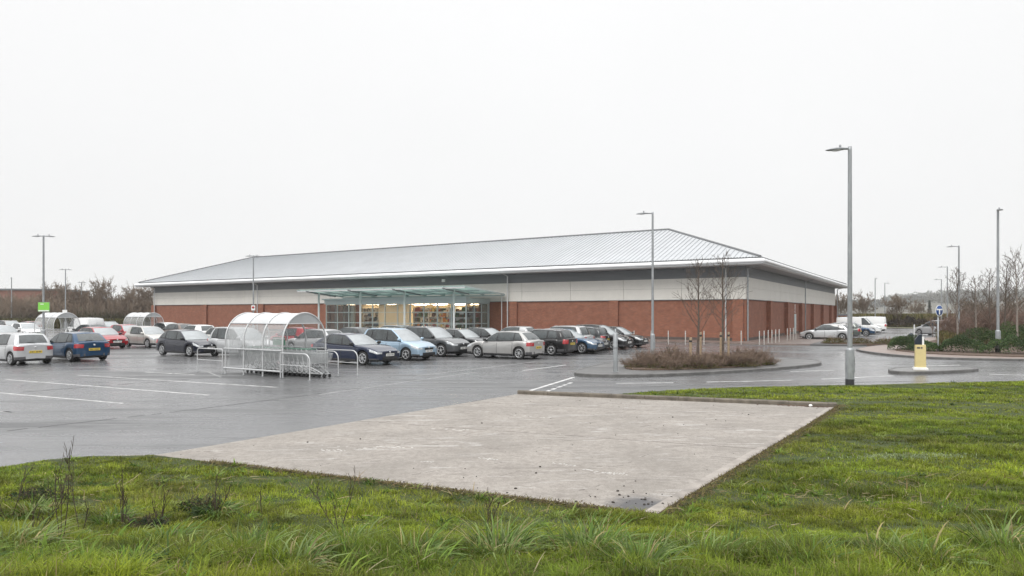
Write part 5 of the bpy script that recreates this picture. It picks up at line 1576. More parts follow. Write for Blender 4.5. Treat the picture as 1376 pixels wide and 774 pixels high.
# brown thicket right, behind the saplings; olive undergrowth
def thicket(name, label, boxes, seed, n, H, mt, rmin, depth=3, stems=10):
    rng = np.random.RandomState(seed); lib = []
    for i in range(6):
        S = []
        for k in range(stems):
            a = rng.uniform(0, 6.28); grow(rng, (rng.normal(0, .35), rng.normal(0, .35), 0), (.45*math.cos(a), .45*math.sin(a), 1), .45*rng.uniform(.7, 1.1), .011, depth, S, .45, (3, 4), .64, .14, .15, .14, 3)
        lib.append(np.array(S))
    out = []
    for i in range(n):
        bx = boxes[rng.randint(len(boxes))]
        x, y = bx(rng); out.append(xform(lib[rng.randint(6)], (x, y, 0), H*rng.uniform(.55, 1.1), rng.uniform(0, 6.28)))
    o = seg_mesh(name, np.concatenate(out), mt, None, 3, rmin)
    return tag(o, label, 'thicket', kind='stuff')
def span_box(px0, px1, d0, d1):
    def f(rng):
        d = rng.uniform(d0, d1); return at_depth(rng.uniform(px0, px1), d)
    return f
thicket('thicket', 'brown leafless thicket behind the saplings at right', [span_box(1280, 1480, 56, 74), span_box(1300, 1480, 52, 60)], 5, 190, 3.2, M_twigr := mat('russet_twig', (.165, .108, .082), .9, var=.4, scale=.4), .014, 3, 9)
# tall rough grass and low weeds as one cover
def cover(name, label, n, boxes, seed, hgt, cols, w_=.05, z=0.0):
    rng = np.random.RandomState(seed); P = np.array([boxes[rng.randint(len(boxes))](rng) for _ in range(n)])
    a = rng.uniform(0, 6.28, n); h = hgt*rng.uniform(.5, 1.2, n); ln = rng.uniform(.1, .6, n)*h
    dx, dy = np.cos(a), np.sin(a); px_, py_ = -dy*w_/2, dx*w_/2
    V = np.stack([np.stack([P[:, 0]-px_, P[:, 1]-py_, np.full(n, z)], 1), np.stack([P[:, 0]+px_, P[:, 1]+py_, np.full(n, z)], 1), np.stack([P[:, 0]+dx*ln+px_*.4, P[:, 1]+dy*ln+py_*.4, h+z], 1), np.stack([P[:, 0]+dx*ln-px_*.4, P[:, 1]+dy*ln-py_*.4, h*.97+z], 1)], 1)
    C = np.array(cols)[rng.randint(0, len(cols), n)]*rng.uniform(.7, 1.3, (n, 1))
    return tag(leaf_object(name, V, C, M_leaf), label, 'undergrowth', kind='stuff')
cover('undergrowth', 'olive and straw rough grass under the saplings at right', 26000, [span_box(1262, 1480, 48, 62)], 4, .75, [(.12, .11, .035), (.16, .13, .05), (.08, .09, .03), (.10, .065, .035)])
cover('rough_grass', 'dull olive and ochre rough grass bank far behind the road', 20000, [span_box(1150, 1290, 118, 140)], 6, 1.9, [(.14, .125, .045), (.17, .14, .06), (.10, .10, .035)], .28)
# dark low hedge behind the far end of the road
r = hedge('long low dark brown hedge at the far end of road', [at_depth(1130, 112), at_depth(1200, 110), at_depth(1300, 108)], 2.2, 1.55, 9000, [(.05, .036, .028), (.065, .045, .033), (.04, .035, .022)], (.07, .16), 7)
r.name = 'brown_hedge'

# far hedgerow on the left
thicket('hedgerow', 'dense brown leafless hedgerow behind the left of car park', [span_box(-120, 260, 108, 122), span_box(-120, 250, 118, 132)], 8, 330, 6.4, M_twigfar, .022, 3, 10)
thicket('bramble_bank', 'low dark olive brambles at the foot of left hedgerow', [span_box(-120, 260, 104, 109)], 9, 150, 3.0, mat('bramble', (.075, .066, .036), .9, var=.4, scale=.3), .027, 3, 9)
cover('hedge_foot', 'rough olive grass at the foot of left hedgerow', 16000, [span_box(-140, 265, 101, 106)], 14, 1.3, [(.10, .10, .035), (.13, .12, .045), (.075, .06, .035)], .2)
def big(seed, H, key, lb, px, d, mt=None):
    x, y = at_depth(px, d); o = bare_tree('bare_tree', lb, (x, y, 0), H, seed, M_bark, mt or M_twigfar, 'bare trees in the background', 'wide', .024); TREES[key] = o; return o
big(101, 8.6, 'a', 'bare bushy tree above the hedgerow near middle left', 138, 116)
big(102, 8.0, 'b', 'bare tree rising behind the old brick building at left', 8, 165)
big(103, 6.3, 'c', 'bare rounded tree beyond the white vans', 1160, 126)
big(104, 5.8, 'd', 'bare bushy tree left of the blue arrow sign, far off', 1206, 118)
for key, lb, px, d, s_, a in (('a', 'bare tree right of old brick building over the hedgerow', 72, 120, .95, 1.0), ('b', 'bare tree left in the hedgerow behind the square sign', 100, 117, .92, 2.0), ('a', 'bare tree in the hedgerow left of the shop roof', 178, 120, .88, 3.0),
                       ('b', 'bare tree nearest to the left end of the shop', 196, 114, .95, 4.2), ('a', 'bare tree at far left edge behind the thin lamp post', -12, 122, .8, 5.0), ('b', 'smaller bare tree in hedgerow above the white van', 120, 112, .8, 5.6),
                       ('d', 'bare tree just beyond the far shop corner', 1130, 132, 1.1, .4), ('c', 'small bare tree far right of the bushy one', 1235, 150, .85, 2.2), ('d', 'bare tree behind saplings at right, between lamp posts', 1300, 96, .78, 1.3), ('c', 'bare tree at far right behind the thicket', 1362, 92, .8, 3.3), ('d', 'bare tree behind thicket just right of long armed lamp', 1325, 104, .8, 4.9)):
    x, y = at_depth(px, d); tree_copy(key, lb, (x, y, 0), s_, a)
# a dark conifer by the arrow sign
x, y = at_depth(1249, 235); r = thing('conifer', 'small dark conifer standing far off left of blue arrow sign', 'tree', (x, y, 0)); rng = np.random.RandomState(4)
k = MB(); k.lathe([(.16, 0), (.05, 6.5), (0, 6.6)], n=8); k.build('trunk', M_bark, r)
n = 2600; z = rng.uniform(.05, 1, n)**.8; a = rng.uniform(0, 6.28, n); q = (1-z)*1.35*(.7+.3*np.sin(z*40))*rng.uniform(.5, 1, n)+.08
c = np.stack([q*np.cos(a), q*np.sin(a), z*6.4+.3], 1); dd = np.stack([np.cos(a), np.sin(a), -.35+0*a], 1)*.28; sd_ = np.stack([-np.sin(a), np.cos(a), 0*a], 1)*.10
V = np.stack([c-dd*.2-sd_*.6, c-dd*.2+sd_*.6, c+dd+sd_*.2, c+dd-sd_*.2], 1); C = np.array([(.030, .040, .026)])*rng.uniform(.6, 1.4, (n, 1)); leaf_object('foliage', V, C, M_leaf, r)

# hills: ridges far behind on the right, woods on their tops
def hill(name, pts, d, depth, col, seed, label):
    """ridge line given as (photo x, photo y) at distance d"""
    rng = np.random.RandomState(seed); xs_ = np.arange(pts[0][0], pts[-1][0], 2.0)
    yy = np.interp(xs_, [p[0] for p in pts], [p[1] for p in pts])
    rows = []
    for f, hfac in ((-1.0, -.02), (-.55, .45), (-.25, .8), (0, 1.0), (.6, .9), (1.2, .2)):
        rows.append([(at_depth(x, d)[0]*(1+f*depth/d), d+f*depth, max(-.3, height_at(y, d)*hfac+rng.normal(0, .15))) for x, y in zip(xs_, yy)])
    k = MB(); k.grid(rows); m_ = mat(name+'_cover', col, .95, var=.4, scale=.02)
    o = struct('hills', k, m_)
    return xs_, yy
xs_, yy = hill('near_hill', [(900, 423), (1080, 416), (1150, 409), (1195, 408), (1225, 403), (1260, 401), (1300, 402), (1400, 399), (1600, 396)], 950, 130, (.07, .066, .05), 1, '')
xs2, yy2 = hill('far_hill', [(900, 420), (1080, 412), (1180, 408), (1215, 404), (1245, 400), (1275, 397.5), (1310, 398), (1376, 396), (1500, 392), (1700, 396)], 1400, 200, (.065, .07, .05), 2, '')
hill('low_hill_left', [(-400, 408), (-100, 411), (60, 413), (200, 416), (330, 421)], 950, 130, (.085, .080, .06), 3, '')
def wood_mass(name, label, xs_, yy, d, seed, n, H, lo, hi, col):
    rng = np.random.RandomState(seed); Vs, Cs = [], []
    for i in range(n):
        x = rng.uniform(lo, hi); y = np.interp(x, xs_, yy); f = rng.uniform(-.35, .12)
        z0 = height_at(y, d)*(1-abs(f)*.9); gx, gy = at_depth(x, d)[0]*(1+f*.14), d+f*d*.14
        V, C = leafy(rng, 60, (H*.5, H*.5, H*rng.uniform(.5, 1)), [col, tuple(q*.75 for q in col), tuple(q*1.2 for q in col)], (H*.08, H*.2))
        V += np.array([gx, gy, z0-.5]); Vs.append(V); Cs.append(C)
    tag(leaf_object(name, np.concatenate(Vs), np.concatenate(Cs), M_leaf), label, 'wood', kind='stuff')
wood_mass('woodland', 'hazy wood covering the hill far behind on the right', xs2, yy2, 1400, 1, 620, 18, 1190, 1520, (.050, .055, .038))
wood_mass('copse', 'hazy tree belt on the nearer low hill at right', xs_, yy, 950, 2, 420, 10.5, 1080, 1560, (.060, .058, .042))

# ------------------------------------------------------------------ grass
def scatter(n, x0, x1, y0, y1, rng, dens):
    x = rng.uniform(x0, x1, n); y = rng.uniform(y0, y1, n)
    ok = (np.abs(x) < .82*y+1.2); x, y = x[ok], y[ok]; ok = inside(GRASS, x, y) | (edge_dist(GRASS, x, y) < .07*rng.uniform(0, 1, len(x))**2*(1.2+wob(x*3, y*3, 2)))
    x, y = x[ok], y[ok]; keep = rng.uniform(0, 1, len(x)) < dens(x, y)
    return x[keep], y[keep]
def blades(x, y, h, w_, lean, rng, col, azi=None, z=None):
    n = len(x); a = rng.uniform(0, 2*PI, n) if azi is None else azi
    if z is None: z = np.maximum(turf_z(x, y)-.012, .0)
    dx, dy = np.cos(a), np.sin(a); sx, sy = -dy*w_/2, dx*w_/2
    V = np.zeros((n, 5, 3), np.float32)
    def put_(i, l, hz, k): V[:, i, 0] = x+dx*l*h+sx*k; V[:, i, 1] = y+dy*l*h+sy*k; V[:, i, 2] = z+hz*h
    c1 = np.sqrt(np.maximum(.2, 1-(lean*.5)**2))*.55; c2 = np.maximum(.12, 1-.55*lean**1.6)
    put_(0, 0, 0, -1); put_(1, 0, 0, 1); put_(2, lean*.36, c1, -.8); put_(3, lean*.36, c1, .8); put_(4, lean*1.05, c2, 0)
    base = (np.arange(n)*5)[:, None]
    lp = base+np.array([[0, 1, 3, 2, 2, 3, 4]])
    return V.reshape(-1, 3), lp.reshape(-1), np.tile([4, 3], n), np.repeat(col, 5, 0)
def turf_colour(x, y, rng, dry=.07):
    n = len(x)
    g1, g2, g3 = np.array([.145, .200, .016]), np.array([.200, .235, .020]), np.array([.075, .130, .014])
    t = np.clip(.5+.55*wob(x, y, 5), 0, 1)[:, None]; u = np.clip(.5*wob(x*1.9, y*1.9, 9), 0, 1)[:, None]
    c = g1*(1-t)+g2*t; c = c*(1-u)+g3*u
    ed = np.exp(-edge_dist([L_, N_, R_, F_], x, y)/.55)[:, None]*(.45+.45*np.clip(wob(x, y, 2), -.6, 1))[:, None]
    c = c*(1-ed)+np.array([.145, .135, .030])*ed
    yl = np.clip(wob(x*1.3, y*1.3, 14)-.25, 0, 1)[:, None]*.75
    c = c*(1-yl)+np.array([.135, .135, .028])*yl
    dr = (rng.uniform(0, 1, n) < dry)[:, None]
    c = np.where(dr, np.array([.26, .21, .10])*rng.uniform(.6, 1.2, (n, 1)), c)
    c = c*1.04*(1+.50*np.clip(wob(x*4.2, y*4.2, 21), -1, 1)+.25*np.clip(wob(x*9, y*9, 3), -1, 1))[:, None]  # clumpy tint variation; its dark patches stand in for shadows between tufts
    return c*rng.uniform(.55, 1.45, (n, 1))
rng = np.random.RandomState(77)
parts = []
def lawn(n, y0, y1, dens, h0, w0, lean0, dry):
    x, y = scatter(n, -20, 36, y0, y1, rng, dens)
    k = len(x); patch = np.clip(.95+.4*wob(x, y, 3)+.45*wob(x*3.6, y*3.6, 6)+.55*wob(x*8, y*8, 17), .45, 2.3)
    near = np.clip((6.6-y)/2.0, 0, 1)
    ed = np.clip(edge_dist(GRASS, x, y)/.35, .35, 1)
    h = h0*patch*rng.uniform(.45, 1.4, k)*(1+.75*near)*ed
    parts.append(blades(x, y, h, w0*rng.uniform(.6, 1.3, k)*(1+.35*near), np.clip(rng.normal(lean0, .3, k), .05, 1.3), rng, turf_colour(x, y, rng, dry)))
lawn(1500000, 3.6, 6.2, lambda x, y: np.clip(.9+.9*wob(x*2.6, y*2.6, 8), .22, 1), .080, .0052, .75, .07)
lawn(1350000, 6.2, 9.5, lambda x, y: np.clip(.85+.9*wob(x*2.6, y*2.6, 8), .22, 1), .070, .0066, .75, .05)
lawn(1200000, 9.5, 15, lambda x, y: np.clip(.9+.5*wob(x*2, y*2, 8), .5, 1), .058, .0095, .75, .04)
lawn(800000, 15, 25, lambda x, y: np.clip(.9+.5*wob(x*2, y*2, 8), .5, 1), .055, .015, .7, .03)
def arched(x, y, z, L, up, w_, az, col, rng, droop):
    """long leaves that rise and fall over: five points along each"""
    n = len(x); dx, dy = np.cos(az), np.sin(az); V = np.zeros((n, 9, 3), np.float32)
    tw = rng.normal(0, .35, n); sx, sy = -np.sin(az+tw)*w_/2, np.cos(az+tw)*w_/2
    for i, t in enumerate((0, .3, .55, .8, 1.0)):
        hor = L*(t*np.cos(up)+.25*t*t*np.sin(up)); ver = L*(t*np.sin(up)-droop*t*t)
        k = (1, .95, .8, .5, 0)[i]
        px_, py_, pz_ = x+dx*hor, y+dy*hor, z+np.maximum(ver, .01)
        if i < 4:
            V[:, 2*i] = np.stack([px_-sx*k, py_-sy*k, pz_], 1); V[:, 2*i+1] = np.stack([px_+sx*k, py_+sy*k, pz_+.3*w_*k], 1)
        else: V[:, 8] = np.stack([px_, py_, pz_], 1)
    base = (np.arange(n)*9)[:, None]
    lp = base+np.array([[0, 1, 3, 2, 2, 3, 5, 4, 4, 5, 7, 6, 6, 7, 8]])
    return V.reshape(-1, 3), lp.reshape(-1), np.tile([4, 4, 4, 3], n), np.repeat(col, 9, 0)
# coarse tufts, dead blades and thatch that break the even turf
def on_turf(n, y0, y1, rng, fn=None):
    x = rng.uniform(-18, 32, n); y = rng.uniform(y0, y1, n); ok = (np.abs(x) < .82*y+1.2); x, y = x[ok], y[ok]; ok = inside(GRASS, x, y) & (edge_dist(GRASS, x, y) > .12); x, y = x[ok], y[ok]
    if fn is not None: k = rng.uniform(0, 1, len(x)) < fn(x, y); x, y = x[k], y[k]
    return x, y
def tufts(n, y0, y1, H, nb, w_, cols, fn=None):
    x, y = on_turf(n, y0, y1, rng, fn); m_ = len(x); zz_ = turf_z(x, y)-.015
    hs_ = H*rng.uniform(.5, 1.4, m_); X_ = np.repeat(x, nb); Y_ = np.repeat(y, nb); Z_ = np.repeat(zz_, nb); hh = np.repeat(hs_, nb); k = len(X_)
    ci = np.repeat(np.array(cols)[rng.randint(0, len(cols), m_)], nb, 0)*rng.uniform(.6, 1.4, (k, 1))
    a = rng.uniform(0, 6.28, k); q = .45*hh*rng.uniform(0, 1, k)**.6
    parts9.append(arched(X_+q*np.cos(a), Y_+q*np.sin(a), Z_, 1.4*hh*rng.uniform(.5, 1.2, k), np.clip(rng.normal(1.0, .3, k), .25, 1.5), w_*rng.uniform(.6, 1.4, k), a+rng.normal(0, .6, k), ci, rng, rng.uniform(.3, .9, k)))
parts9 = []
DG = [(.065, .13, .018), (.11, .19, .022), (.17, .24, .035), (.045, .085, .016), (.21, .26, .07), (.14, .22, .03)]
tufts(900, 3.8, 5.6, .22, 40, .0115, DG, lambda x, y: np.clip(.45+.9*wob(x*.9, y*.9, 41), .1, 1))
tufts(1500, 3.8, 6.6, .17, 36, .0105, DG, lambda x, y: np.clip(.6+.9*wob(x*1.2, y*1.2, 4), .08, 1))
tufts(1900, 6.6, 10, .125, 30, .0115, DG, lambda x, y: np.clip(.35+.9*wob(x*1.2, y*1.2, 4), .05, 1))
tufts(2600, 10, 23, .10, 22, .017, DG, lambda x, y: np.clip(.25+.9*wob(x*.9, y*.9, 4), .04, 1))
ST = [(.34, .28, .15), (.28, .22, .11), (.22, .15, .075), (.38, .33, .2)]
x, y = on_turf(26000, 3.8, 9.5, rng, lambda x, y: np.clip(.2+.7*wob(x*1.1, y*1.1, 13)+.45*np.clip((6.2-y)/2, 0, 1), .05, 1)); k = len(x)
parts9.append(arched(x, y, turf_z(x, y)+rng.uniform(.0, .05, k), rng.uniform(.08, .30, k), np.clip(rng.normal(.35, .3, k), .02, 1.3), .0085*rng.uniform(.6, 1.5, k), rng.uniform(0, 6.28, k), np.array(ST)[rng.randint(0, 4, k)]*rng.uniform(.6, 1.2, (k, 1)), rng, rng.uniform(.1, .5, k)))
# brown withered rim along the slab
pad_ = [L_, N_, R_]
m_ = 15000; t = rng.uniform(0, 1, m_); sd_ = rng.uniform(0, 1, m_) < .5
bx = np.where(sd_, L_[0]+(N_[0]-L_[0])*t, N_[0]+(R_[0]-N_[0])*t); by = np.where(sd_, L_[1]+(N_[1]-L_[1])*t, N_[1]+(R_[1]-N_[1])*t)
o_ = np.abs(rng.normal(0, .13, m_)); n1 = unit2(L_, N_); n2 = unit2(N_, R_)
bx = bx+np.where(sd_, n1[1], n2[1])*o_; by = by-np.where(sd_, n1[0], n2[0])*o_
ok = inside(GRASS, bx, by); ok &= np.hypot(bx-L_[0], by-L_[1]) > 1.3; bx, by = bx[ok], by[ok]; k = len(bx)
parts9.append(arched(bx, by, turf_z(bx, by), rng.uniform(.03, .10, k), np.clip(rng.normal(.7, .4, k), .05, 1.4), .008*rng.uniform(.6, 1.4, k), rng.uniform(0, 6.28, k), np.array([(.12, .085, .045), (.20, .155, .06), (.08, .06, .035), (.17, .16, .04)])[rng.randint(0, 4, k)]*rng.uniform(.6, 1.3, (k, 1)), rng, rng.uniform(.2, .6, k)))
def join(ps):
    V, Lp, Sz, C = [], [], [], []; o = 0
    for v, l, s_, c in ps: V.append(v); Lp.append(l+o); Sz.append(s_); C.append(c); o += len(v)
    return np.concatenate(V), np.concatenate(Lp), np.concatenate(Sz), np.concatenate(C)
V, Lp, Sz, C = join(parts+parts9)
tag(np_object('grass', V, Lp, Sz, M_leaf, colors=C), 'short bright green grass of the verge around the pad', 'grass', kind='stuff')

# long-leaved tussocks along the bottom, each one a plant
def on_bank(px, py):
    z = 0.0
    for _ in range(30):
        x, y = ground(px, py, z); z = .6*z+.4*tz(x, y)
    return x, y, z
def tuft(x, y, z, H, n, rng, pale, spread, w_):
    a = rng.uniform(0, 6.28, n); q = spread*rng.uniform(0, 1, n)**.6
    bx, by = x+q*np.cos(a), y+q*np.sin(a); az = a+rng.normal(0, .55, n)
    L = H*1.45*rng.uniform(.45, 1.25, n); up = np.clip(rng.normal(1.05, .28, n), .2, 1.5); droop = rng.uniform(.35, 1.05, n)
    kind = rng.uniform(0, 1, n)[:, None]
    kind = kind*(1-.12)
    c = np.where(kind < pale*.6, np.array([.19, .25, .085]), np.where(kind < pale*.80, np.array([.33, .28, .13]), np.array([.10, .17, .030])))*rng.uniform(.55, 1.35, (n, 1))
    return arched(bx, by, z, L, up, w_*rng.uniform(.6, 1.4, n), az, c, rng, droop)
def tussock(label, px, py, H, n, seed, pale=.5, spread=.18, w_=.0125):
    x, y, z = on_bank(px, py); rng = np.random.RandomState(seed)
    v, l, s_, cc = tuft(0, 0, np.full(n, -.02), H*1.1, int(n*1.1), rng, pale, spread, w_) if False else tuft(0, 0, -.02, H*1.12, int(n*1.9), rng, pale, spread, w_)
    o = np_object('grass_tussock', v, l, s_, M_leaf, colors=cc); o.location = (x, y, z)
    return tag(o, label, 'grass tussock', 'long grass tussocks along the bottom')
for args in (('pale arching grass tussock left of the bottom middle', 462, 745, .30, 190, 1, .55), ('arching tussock at the bottom between two larger ones', 556, 757, .27, 170, 2, .45), ('big dark and pale tussock at bottom centre', 672, 752, .36, 300, 3, .6, .22),
             ('biggest tussock with drooping pale blades right of centre', 790, 752, .36, 320, 4, .5, .24), ('low tussock at the bottom right of centre', 955, 762, .26, 170, 5, .4), ('tussock with twisted pale blades near bottom right', 1190, 752, .25, 180, 6, .6),
             ('tussock of straw blades at the right bottom corner', 1345, 742, .34, 200, 7, .75, .22), ('ragged tussock at bottom left of centre', 330, 748, .26, 160, 8, .5), ('small tussock right of the weed stalks at left', 225, 735, .24, 150, 9, .4),
             ('straw coloured tussock in the bottom left corner', 20, 745, .30, 200, 10, .85, .25), ('tussock just under the bottom right lawn', 1080, 765, .26, 150, 11, .35), ('small tuft leaning by the pad corner', 985, 742, .18, 90, 12, .3),
             ('low green tuft in the left bank behind stalks', 150, 700, .20, 110, 13, .35), ('clump of dry blades left of the bottom middle', 395, 768, .28, 160, 14, .7), ('tuft at the bottom edge below biggest tussock', 860, 772, .30, 180, 15, .45),
             ('pale tuft in the lawn near bottom right', 1245, 770, .28, 160, 16, .5), ('dark tuft in the left grass near thistle leaves', 290, 690, .20, 120, 17, .2), ('straw tuft in the left grass', 40, 690, .22, 120, 18, .8)):
    tussock(*args)
# dead weed stalks
def weed(label, px, py, top, seed, n=3, name='dead_weed', spreadx=.10, r_=.006):
    x, y, z = on_bank(px, py); rng = np.random.RandomState(seed); S = []
    H = (py-top)*y/F
    for i in range(n):
        h = H*(1 if i == 0 else rng.uniform(.45, .85))
        grow(rng, (0, 0, -.03), (rng.normal(-.03, .13+spreadx*.7), rng.normal(0, .1+spreadx*.5), 1), h*.86, r_, 2, S, .42, (3, 5), .30, .22, .45, .035, 6)
    o = seg_mesh(name, S, M_weed, None, 4, .0022); o.location = (x, y, z)
    return tag(o, label, 'weed', 'dead weed stalks on the verge')
M_weed = mat('dead_stalk', (.060, .042, .030), .9, var=.4, scale=20)
weed('tallest dead weed stalk standing up against asphalt at left', 82, 738, 572, 1, 3)
weed('thin dead stalk close right of the tallest one', 108, 720, 610, 2, 2)
weed('low tangled dead stalks left of the tallest one', 45, 725, 640, 3, 6, spreadx=.5)
weed('branching dead stalks in left grass right of the tall ones', 165, 705, 628, 4, 4, spreadx=.4)
weed('dark forked dead stalk lower in the left grass', 215, 705, 648, 5, 3, spreadx=.3)
weed('dark dead stalks by the dark green leaves at left', 290, 690, 636, 6, 4, spreadx=.3)
weed('small branching dead weed before the pad edge', 456, 715, 622, 7, 3, spreadx=.12)
weed('bent dead stalk pair at bottom centre', 655, 735, 655, 8, 2, spreadx=.25)
weed('short dead stalk at the left of the middle verge', 352, 690, 650, 9, 1)
weed('dead stalk low at far left edge', 12, 700, 622, 10, 3, spreadx=.3)
# tangled brambles in the left grass
def bramble(label, px, py, H, W, seed, n=34):
    x, y, z = on_bank(px, py); r = thing('bramble_plant', label, 'bramble', (x, y, z-.02)); rng = np.random.RandomState(seed); S = []
    for i in range(n):
        a = rng.uniform(0, 6.28); grow(rng, (rng.normal(0, W*.12), rng.normal(0, W*.07), 0), (.95*math.cos(a), .55*math.sin(a), rng.uniform(.4, 1.1)), H*rng.uniform(.7, 1.3), .0048, 1, S, .6, (2, 4), .5, .0, .2, .28, 6)
    seg_mesh('stems', S, M_weed, r, 4, .002)
    V, C = leafy(rng, 420, (W*.5, W*.28, H*.75), [(.030, .055, .020), (.045, .075, .025), (.022, .04, .016), (.07, .06, .03)], (.012, .03)); leaf_object('leaves', V, C, M_leaf, r)
    return r
bramble('dark tangled bramble in the left grass, larger one', 272, 686, .22, .75, 61)
bramble('dark tangled bramble nearer and left of the larger one', 196, 712, .20, .6, 62)
bramble('brown tangled dead growth left of the tallest stalk', 48, 672, .22, .8, 63)
# broad leaved plants
def dock(label, px, py, n, L, seed, cols):
    x, y, z = on_bank(px, py); rng = np.random.RandomState(seed); k = MB(); V, Lp, Sz, C = [], [], [], []; b = 0
    for i in range(n):
        a = rng.uniform(0, 6.28); l = L*rng.uniform(.6, 1.15); el = rng.uniform(.25, 1.1); wd = l*rng.uniform(.16, .26); col = np.array(cols[rng.randint(len(cols))])*rng.uniform(.7, 1.3)
        rows = []
        for j in range(6):
            t = j/5; r_ = l*t*math.cos(el*(1-.5*t)); zz = l*(t*math.sin(el)-.55*t*t*.8)+.02; w_ = wd*math.sin(PI*min(1, .12+.88*t))**.8*(1 if j < 5 else .05)
            for sgn in (-1, 0, 1):
                V.append((r_*math.cos(a)-sgn*w_*math.sin(a), r_*math.sin(a)+sgn*w_*math.cos(a), zz+(.18*w_ if sgn else 0)+.012*math.sin(9*t+i)*abs(sgn))); C.append(col)
        for j in range(5):
            for q in (0, 1): Lp += [b+j*3+q, b+j*3+q+1, b+j*3+q+4, b+j*3+q+3]; Sz.append(4)
        b += 18
    o = np_object('dock_plant', np.array(V), np.array(Lp), Sz, M_leaf, smooth=True, colors=np.array(C)); o.location = (x, y, z)
    return tag(o, label, 'plant')
dock('pale green broad leaved plant at the left below stalks', 118, 725, 9, .13, 1, [(.13, .17, .06), (.10, .15, .04)])
dock('dark green broad leaved plant at the bottom left', 65, 758, 12, .12, 2, [(.05, .085, .022), (.04, .07, .02)])
dock('dark ragged leafy clump in the left grass', 268, 692, 22, .16, 3, [(.028, .05, .018), (.04, .065, .022)])
dock('small dark leafy clump left of the weed stalks', 212, 708, 16, .13, 4, [(.035, .06, .02), (.05, .08, .025)])
dock('bright green leafy plant in the bottom left corner', 30, 772, 12, .12, 5, [(.09, .15, .03)])
# pale clover band in the lawn on the right
x0, y0, z0 = on_bank(1218, 614); rng = np.random.RandomState(8); n = 1500
xx = rng.normal(0, .45, n); yy_ = rng.normal(0, .085, n)
vv = [blades(x0+xx, y0+yy_, .055*rng.uniform(.6, 1.5, n), np.full(n, .016), np.clip(rng.normal(.9, .3, n), .2, 1.4), rng, np.array([(.24, .29, .15)])*rng.uniform(.6, 1.5, (n, 1)))]
V, Lp, Sz, C = join(vv); tag(np_object('clover_patch', V, Lp, Sz, M_leaf, colors=C), 'pale green band of clover in the right lawn', 'clover', kind='stuff')
# ------------------------------------------------------------------ air, sky, light, camera
hz = MB(); hz.span(-2400, 2400, -58, 2500, -1.8, 60)
m = bpy.data.materials.new('haze_air'); m.use_nodes = True; nt = m.node_tree
for n_ in list(nt.nodes):
    if n_.type != 'OUTPUT_MATERIAL': nt.nodes.remove(n_)
pv = nt.nodes.new('ShaderNodeVolumePrincipled'); pv.inputs['Color'].default_value = (.93, .94, .95, 1); pv.inputs['Density'].default_value = HAZE; pv.inputs['Anisotropy'].default_value = 0.0
nt.links.new(pv.outputs[0], [n_ for n_ in nt.nodes if n_.type == 'OUTPUT_MATERIAL'][0].inputs['Volume'])
if HAZE > 0: tag(hz.build('haze', m), 'pale drizzly air', 'haze', kind='stuff')

w = bpy.data.worlds.new('World'); scene.world = w; w.use_nodes = True
nt = w.node_tree; bg = nt.nodes['Background']
SUN_E, SUN_A = R(48), R(205)
sky = nt.nodes.new('ShaderNodeTexSky'); sky.sky_type = 'NISHITA'; sky.sun_disc = False; sky.sun_elevation = SUN_E; sky.sun_rotation = SUN_A; sky.dust_density = 4; sky.air_density = 1
hs = nt.nodes.new('ShaderNodeHueSaturation'); hs.inputs['Saturation'].default_value = .15; nt.links.new(sky.outputs[0], hs.inputs['Color'])
tc = nt.nodes.new('ShaderNodeTexCoord'); sx = nt.nodes.new('ShaderNodeSeparateXYZ'); nt.links.new(tc.outputs['Generated'], sx.inputs[0])
rp = nt.nodes.new('ShaderNodeValToRGB'); e = rp.color_ramp.elements
nt.links.new(sx.outputs[2], rp.inputs[0])
SK = 18.0
e[0].position = 0; e[0].color = (6.9/SK, 6.93/SK, 6.97/SK, 1); e[1].position = 1; e[1].color = (1, 1, 1.0, 1)
for p, v in ((.14, 7.0), (.42, 7.5), (.70, 14.0)):
    q = e.new(p); q.color = (v/SK*.998, v/SK*1.0, v/SK*1.004, 1)
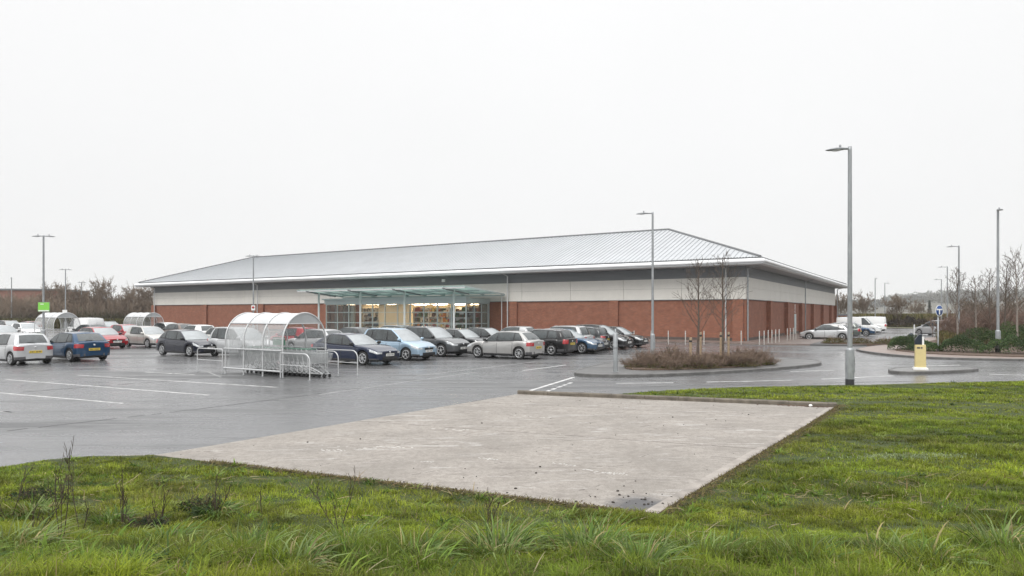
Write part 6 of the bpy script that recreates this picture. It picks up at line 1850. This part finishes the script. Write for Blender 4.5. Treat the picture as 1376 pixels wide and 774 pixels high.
# faint cloud texture
nz = nt.nodes.new('ShaderNodeTexNoise'); nz.inputs['Scale'].default_value = 1.6; nz.inputs['Detail'].default_value = 5; nt.links.new(tc.outputs['Generated'], nz.inputs['Vector'])
ml = nt.nodes.new('ShaderNodeMath'); ml.operation = 'MULTIPLY_ADD'; ml.inputs[1].default_value = .10*SK; ml.inputs[2].default_value = .95*SK; nt.links.new(nz.outputs['Fac'], ml.inputs[0])
vm = nt.nodes.new('ShaderNodeVectorMath'); vm.operation = 'SCALE'; nt.links.new(rp.outputs[0], vm.inputs[0]); nt.links.new(ml.outputs[0], vm.inputs['Scale'])
mx = nt.nodes.new('ShaderNodeMix'); mx.data_type = 'RGBA'; mx.inputs[0].default_value = .93
nt.links.new(hs.outputs[0], mx.inputs[6]); nt.links.new(vm.outputs[0], mx.inputs[7]); nt.links.new(mx.outputs[2], bg.inputs[0])
bg.inputs[1].default_value = .10
l = bpy.data.lights.new('sun', 'SUN'); l.energy = 1.2; l.angle = R(25); l.color = (1, .97, .93)
lo = bpy.data.objects.new('sun', l); COL.objects.link(lo)
dirv = Vector((math.sin(SUN_A)*math.cos(SUN_E), math.cos(SUN_A)*math.cos(SUN_E), math.sin(SUN_E)))
lo.rotation_euler = dirv.to_track_quat('Z', 'Y').to_euler(); lo.location = (0, -20, 40)
cam = bpy.data.cameras.new('camera'); co = bpy.data.objects.new('camera', cam); COL.objects.link(co)
co.location = (0, 0, CAMH); co.rotation_euler = (PI/2, 0, 0)
cam.sensor_width = 36; cam.lens = 36*F/1376; cam.shift_y = (HY-387)/1376; cam.clip_end = 6000; cam.clip_start = .1
scene.camera = co
vs_ = scene.view_settings; vs_.view_transform = 'Standard'; vs_.look = 'None'; vs_.gamma = 1; vs_.exposure = EXPO; vs_.use_curve_mapping = False
scene.cycles.use_denoising = True; scene.cycles.denoising_prefilter = 'ACCURATE'; scene.cycles.denoising_input_passes = 'RGB_ALBEDO_NORMAL'
scene.cycles.max_bounces = 8; scene.cycles.diffuse_bounces = 3; scene.cycles.glossy_bounces = 3; scene.cycles.transparent_max_bounces = 24; scene.cycles.transmission_bounces = 4; scene.cycles.volume_bounces = 1
scene.cycles.sample_clamp_indirect = 6
